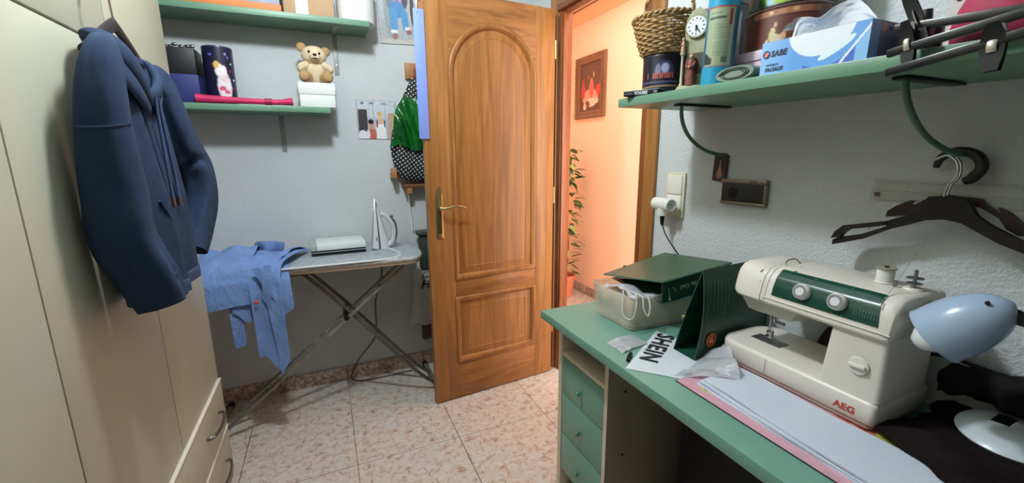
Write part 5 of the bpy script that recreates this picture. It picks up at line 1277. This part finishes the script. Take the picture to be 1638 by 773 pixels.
g = G(); g.lathe([(.0062, 0), (.0080, 0), (.0080, .0004), (.0062, .0004)], (0, 0, 0), n=24, cap0=False, cap1=False); g.transform(MTB @ frame((bx0-.0010, .680, .043), (0, -1, 0), (0, 0, 1))); g.build('logo_ring', M_SB, tb)
g = G(); g.lathe([(.0002, .0001), (.0045, .0001), (.0045, .0005), (.0002, .0005)], (0, 0, 0), n=20); g.transform(MTB @ frame((bx0-.0010, .680, .043), (0, -1, 0), (0, 0, 1))); g.build('logo_dot', plain('logo_pink', S(226, 120, 110), .5), tb)
G().box(.93, .99, .52, .66, bh+.0002, bh+.0012, .0003, M=MTB).build('slot_film', plain('film_grey', S(170, 176, 180), .3), tb)
g = G()
def tis(u, v):
    y = .665-.165*u; s = math.sin(PI*u); h = .006+.042*s**.6*v*(1+.35*math.sin(u*9+1))+.004*nz(u*8, v*8)
    return MTB @ Vector((.958-.030*v*s-.012*math.sin(u*7)*v, y, bh+h))
g.grid(tis, 40, 14)
g.grid(lambda u, v: MTB @ Vector((.962+.025*v, .64-.12*u, bh+.004+.030*v*math.sin(PI*u)**.7*(1+.2*math.sin(u*11)))), 30, 10)
g.thick(.0008); g.build('tissue', plain('tissue_paper', S(232, 234, 236), .9, bump=.3, bscale=40, bdist=.003), tb, angle=80)
# ---- white and pink things near the right edge
zz = RZ(.38)+.0008
t = thing('white_tag_box', 'white tag with round hole standing on the right shelf', 'tag', (.97, .40, zz))
g = G(); oc2 = [(.0, 0), (.062, 0), (.062, .085), (.050, .098), (.012, .098), (.0, .085)]
g.loft([[Vector((.975+d, .412-a*.62, zz+h)) for a, h in oc2] for d in (0, .004)]); g.build('tag_card', plain('offwhite', S(196, 190, 188), .5), t)
G().cyl((.9746, .4, zz+.085), (.9740, .4, zz+.085), .004, n=14).build('punched_hole', M_BLACK, t)
g = G(); g.loft([[(.99+.06*math.cos(a)*k, .33+.075*math.sin(a)*k, zz+h+.008*math.sin(3*a)) for a in [2*PI*j/26 for j in range(26)]] for k, h in ((.75, .008), (1, .012), (1.05, .04), (.95, .07), (.8, .095), (.4, .105))])
for v_ in g.bm.verts: v_.co += Vector((.006*nz(v_.co.y*40, v_.co.z*40), 0, 0)); v_.co.z = max(v_.co.z, zz)
g.build('pink_cloth', plain('crimson_cloth', S(156, 34, 70), .7, var=.15, vscale=25), label='crumpled crimson cloth on the shelf behind trouser hangers', cat='cloth', angle=80)
g = G(); g.lathe([(.004, 0), (.028, 0), (.030, .004), (.030, .05), (.022, .062), (.010, .066), (.008, .085), (.003, .086)], (1.00, .452, RZ(.45)+.0008), n=24); g.build('dark_jar', plain('smoked_glass', S(40, 36, 38), .15), label='small dark bottle on the shelf right of the tissue box', cat='bottle')

# ================================================================== TROUSER HANGERS HUNG ON THE SHELF FRONT
def clip(par, c, h, w, ang, d=.0085):
    """spring clip: two jaws and a pale metal spring; c centre, h height, w width (along y)"""
    MM = Matrix.Translation(c) @ Matrix.Rotation(ang, 4, 'X')
    g = G()
    for s in (-1, 1):
        rings = []
        for t, ww, off in ((-.5, .62, .55), (-.2, .9, .35), (.05, 1.0, .25), (.3, .85, .55), (.5, .5, 1.0)):
            rings.append([MM @ Vector((s*(d*off)+dx, dy*w*ww, h*t)) for dx, dy in ((-.0015, -.5), (.0015, -.5), (.0015, .5), (-.0015, .5))])
        g.loft(rings)
    k = g.build('clip', M_BLACK, par)
    g = G(); P = [MM @ Vector(p) for p in ((-d*.55, 0, -h*.10), (-d*.75, 0, 0), (-d*.6, 0, h*.12), (0, 0, h*.16), (d*.6, 0, h*.12), (d*.5, 0, -h*.1))]
    g.tube(P, w*.20, 8, smooth=4, flat=(.25, 1)); g.build('spring', plain('spring_metal', S(200, 196, 180), .3, .6), k); return k
for k, (lab, pa, pb_, clips, hy) in enumerate((
    ('topmost black trouser hanger resting along the shelf edge', (.869, .432, 1.494), (.869, .20, 1.478), [((.869, .404, 1.502), .092, .020, -.42)], .25),
    ('middle black trouser hanger with glossy slanting bar', (.857, .430, 1.455), (.857, .215, 1.487), [((.857, .404, 1.462), .074, .022, -.16)], .27),
    ('lowest black trouser hanger with wide dark clip', (.845, .422, 1.424), (.845, .205, 1.462), [((.845, .302, 1.437), .062, .030, -.08)], .24))):
    t = thing('trouser_hanger', lab, 'hanger', pa, 'black trouser hangers on the shelf edge')
    a, b = Vector(pa), Vector(pb_); d = (b-a).normalized(); u = Vector((0, 0, 1)); u = (u-u.dot(d)*d).normalized(); ln = (b-a).length
    M_ = frame(a, d, u)
    g = G(); g.box(0, ln, -.0062, .0062, -.0045, .0045, .0015, M=M_); g.build('bar', plain('gloss_black', S(14, 15, 17), .28), t)
    for c, h, w, an in clips: clip(t, c, h, w*.85, an)
    g = G(); hz = a.lerp(b, (a.y-hy)/(a.y-b.y)).z
    g.tube([(a.x, hy, hz+.004), (a.x, hy, hz+.03), (a.x+.012, hy-.008*k, RZ(hy)+.022), (a.x+.035, hy-.01*k, RZ(hy)+.012), (a.x+.052, hy-.01*k, RZ(hy)+.0035)], .0024, 8, smooth=5); g.build('hook', M_CHROME, t)

# ================================================================== WALL THINGS ON THE RIGHT
sp = thing('switch_plate', 'cream double wall plate with switch and socket beside the door frame', 'switch', (XR, 1.218, 1.065))
M_IV = plain('ivory_plastic', S(214, 206, 178), .4)
G().box(XR-.010, XR-.0006, 1.172, 1.264, 1.063, 1.228, .003).build('surround', M_IV, sp)
G().box(XR-.014, XR-.0102, 1.182, 1.254, 1.149, 1.219, .002, M=None).build('rocker', plain('rocker_white', S(222, 220, 210), .35), sp)
G().box(XR-.013, XR-.0102, 1.182, 1.254, 1.072, 1.146, .002).build('socket', plain('rocker_white', S(222, 220, 210), .35), sp)
ad = thing('socket_adapter', 'white round multi socket adapter plugged into the wall', 'adapter', (1.165, 1.21, 1.08))
a0, a1 = Vector((1.160, 1.272, 1.112)), Vector((1.150, 1.178, 1.112)); aa = (a1-a0).normalized()
g = G(); L_ = (a1-a0).length; g.lathe([(.004, 0), (.020, .0), (.023, .003), (.0235, L_*.5), (.0235, L_-.004), (.0215, L_), (.018, L_), (.0175, L_-.006), (.004, L_-.006)], a0, axis=aa, n=30); g.build('barrel', M_WHITE, ad)
G().cyl((1.196, 1.222, 1.112), (1.165, 1.222, 1.112), .021, .021).build('plug_body', M_WHITE, ad)
G().cyl((1.152, 1.222, 1.096), (1.152, 1.222, 1.070), .019, .0165).build('lower_outlet', M_WHITE, ad)
for s in (-1, 1): G().cyl(a0+aa*(L_-.0058)+Vector((s*.006, 0, .002)), a0+aa*(L_-.0050)+Vector((s*.006, 0, .002)), .0022, n=10).build('pin_hole', M_BLACK, ad)
g = G(); g.tube([(1.152, 1.222, 1.0690), (1.152, 1.222, 1.045), (1.153, 1.220, 1.032)], [.009, .007, .004], 10, smooth=3); pg = g.build('black_plug', M_BLACK, label='black plug with cable hanging from the white adapter', cat='plug', loc=(1.152, 1.222, 1.03))
g = G(); g.tube([(1.153, 1.220, 1.034), (1.160, 1.208, 1.0), (1.17, 1.18, .96), (1.18, 1.15, .925), (1.19, 1.13, .89), (1.195, 1.215, .80), (1.195, 1.225, .745)], .0022, 8, smooth=6); g.build('flex', M_BLACK, pg)
cd = thing('prayer_card', 'small dark devotional card fixed under the green bracket', 'card', (XR, 1.026, 1.207))
MCD = frame((XR-.006, 1.027, 1.25), (0, -1, 0), (0, 0, 1)) @ Matrix.Rotation(math.radians(-3), 4, 'Z')
G().box(-.026, .026, -.043, .043, 0, .0035, .0006, M=MCD).build('card_back', plain('card_dark', S(40, 22, 22), .4), cd)
cp = paint([('e', .5, .22, .28, .16, (140, 104, 70)), ('e', .5, .36, .18, .18, (150, 112, 78)), ('e', .5, .56, .07, .2, (160, 120, 84)), ('e', .5, .74, .06, .06, (176, 140, 96)), ('r', .92, .5, .07, .5, (74, 24, 22))], (34, 20, 22))
g = G(); g.grid(lambda u, v: MCD @ Vector((-.025+.05*u, -.042+.084*v, .0039)), 30, 44, cp); g.build('card_print', printed('card_print', .3), cd)
dv = thing('wall_intercom', 'dark rectangular wall unit with chrome frame below the shelf', 'wall unit', (XR, .93, 1.137))
MD = frame((XR-.001, .931, 1.177), (0, -1, 0), (0, 0, 1)) @ Matrix.Rotation(math.radians(.5), 4, 'Z')
G().box(-.077, .077, -.037, .037, 0, .014, .002, M=MD).build('housing', plain('unit_dark', S(40, 38, 36), .3), dv)
M_PEW = plain('satin_nickel', S(138, 130, 118), .35, .7)
G().box(-.079, .079, .027, .040, .0005, .018, .003, M=MD).build('top_trim', M_PEW, dv)
G().box(-.079, .079, -.040, -.030, .0005, .018, .003, M=MD).build('bottom_trim', M_PEW, dv)
G().box(.073, .079, -.0298, .0268, .0005, .018, .002, M=MD).build('side_trim', M_PEW, dv)
G().lathe([(.004, .0142), (.017, .0142), (.017, .0155), (.004, .0158)], MD @ Vector((-.035, -.002, 0)), axis=MD.to_3x3() @ Vector((0, 0, 1)), n=26).build('round_knob', M_BLACK, dv)
g = G(); g.box(.028, .052, .031, .036, .018, .0186, M=MD); g.build('indicator_slot', plain('rust_mark', S(96, 52, 36), .5), dv)
# clear plastic rail on the wall
pr_ = thing('clear_rail', 'clear plastic strip fixed on the wall behind the dark hangers', 'rail', (XR, .45, 1.186))
MR = Matrix.Translation((XR-.001, .592, 1.186)) @ Matrix.Rotation(math.radians(0), 4, 'X')
G().box(-.006, 0, -.42, 0, 0, .052, .003, M=MR).build('strip', clear('clear_acrylic', S(206, 208, 200), .16, .1), pr_)
for z in (.004, .026, .047): G().cyl(MR @ Vector((-.0065, 0, z)), MR @ Vector((-.0065, -.42, z)), .0012, n=6).build('ridge', clear('acrylic_edge', S(220, 222, 214), .5, .1), pr_)
G().box(-.0075, -.0062, -.018, -.008, .010, .020, M=MR).build('fixing', plain('fix_brown', S(84, 68, 54), .5), pr_)
# black rubber hook at the bracket end
g = G(); g.tube([(1.190, .475, 1.268), (1.182, .466, 1.287), (1.18, .443, 1.300), (1.18, .415, 1.293), (1.18, .402, 1.270), (1.18, .412, 1.248), (1.18, .424, 1.240)], [.006, .008, .0085, .0095, .010, .010, .007], 12, smooth=6)
g.build('rubber_hook', plain('rubber_black', S(28, 26, 28), .45), label='thick black curved hook at the end of green bracket', cat='hook')
# ---- two dark hangers, each a set of flat moulded pieces standing 1 cm thick
def plate(par, name, outline, x, th, m):
    g = G(); a = [Vector((x-th/2, y, z)) for y, z in outline]; cy = sum(p[0] for p in outline)/len(outline); cz = sum(p[1] for p in outline)/len(outline)
    ins = lambda k, xx: [Vector((xx, y+(cy-y)*k, z+(cz-z)*k)) for y, z in outline]
    g.loft([ins(.02, x-th/2), ins(0, x-th/2+.002), ins(0, x+th/2-.002), ins(.02, x+th/2)]); return g.build(name, m, par)
def hang_hook(par, x, y, z):
    g = G(); g.tube([(x, y, z-.006), (x, y-.002, z+.018), (x+.001, y-.012, z+.040), (x+.003, y-.008, z+.066), (x+.005, y+.010, z+.080), (x+.005, y+.028, z+.070)], .0024, 10, smooth=6); g.build('hook', M_CHROME, par)
h1 = thing('coat_hanger', 'dark brown plastic hanger, front one of the two on the wall', 'hanger', (1.150, .44, 1.07), 'hangers on the right wall')
plate(h1, 'body', [(.5247, 1.1482), (.493, 1.1637), (.4738, 1.1795), (.4606, 1.2084), (.4193, 1.2108), (.4004, 1.2064), (.3912, 1.1927), (.3827, 1.1779), (.3588, 1.1607), (.3172, 1.1396), (.2763, 1.1207), (.2728, 1.0991), (.3138, 1.1182), (.3457, 1.1295), (.3779, 1.1468), (.4023, 1.1604), (.4292, 1.1642), (.4603, 1.1586), (.49, 1.1435), (.5219, 1.1288)], 1.150, .014, M_DKBROWN)
plate(h1, 'upper_prong', [(.6320, 1.0895), (.6250, 1.1076), (.6079, 1.1259), (.5479, 1.1421), (.5225, 1.1486), (.521, 1.1389), (.5486, 1.1304), (.5934, 1.1189), (.6054, 1.1077), (.6123, 1.0962)], 1.148, .016, M_DKBROWN)
plate(h1, 'lower_prong', [(.6304, 1.0734), (.6306, 1.0861), (.6175, 1.0948), (.5686, 1.1109), (.5208, 1.1375), (.5196, 1.1291), (.5669, 1.0992), (.6141, 1.0797)], 1.153, .012, M_DKBROWN)
plate(h1, 'wing', [(.2765, 1.1207), (.2728, 1.0991), (.245, 1.080), (.232, 1.083), (.240, 1.100)], 1.150, .014, M_DKBROWN)
hang_hook(h1, 1.150, .438, 1.212)
M_MAR = plain('maroon_plastic', S(46, 28, 28), .38)
h2 = thing('coat_hanger', 'dark reddish hanger with notched shoulders, rear one against the clear rail', 'hanger', (1.182, .44, 1.11), 'hangers on the right wall')
plate(h2, 'notched_shoulder', [(.543, 1.1523), (.5424, 1.1654), (.5268, 1.1801), (.5029, 1.1951), (.4962, 1.1943), (.5017, 1.1869), (.4989, 1.1831), (.489, 1.1896), (.4797, 1.1986), (.4765, 1.1773), (.5067, 1.1599)], 1.182, .010, M_MAR)
plate(h2, 'centre', [(.480, 1.1985), (.460, 1.208), (.438, 1.2113), (.438, 1.186), (.460, 1.180), (.4765, 1.1773)], 1.182, .010, M_MAR)
plate(h2, 'notched_shoulder', [(.438, 1.2113), (.3924, 1.208), (.3857, 1.1989), (.3643, 1.1819), (.3622, 1.1845), (.3683, 1.191), (.3653, 1.1938), (.3482, 1.1839), (.3203, 1.1573), (.3185, 1.1459), (.3337, 1.1432), (.3497, 1.1526), (.3628, 1.1724), (.3915, 1.1909), (.4145, 1.1934), (.4379, 1.1909)], 1.182, .010, M_MAR)
hang_hook(h2, 1.180, .444, 1.212)
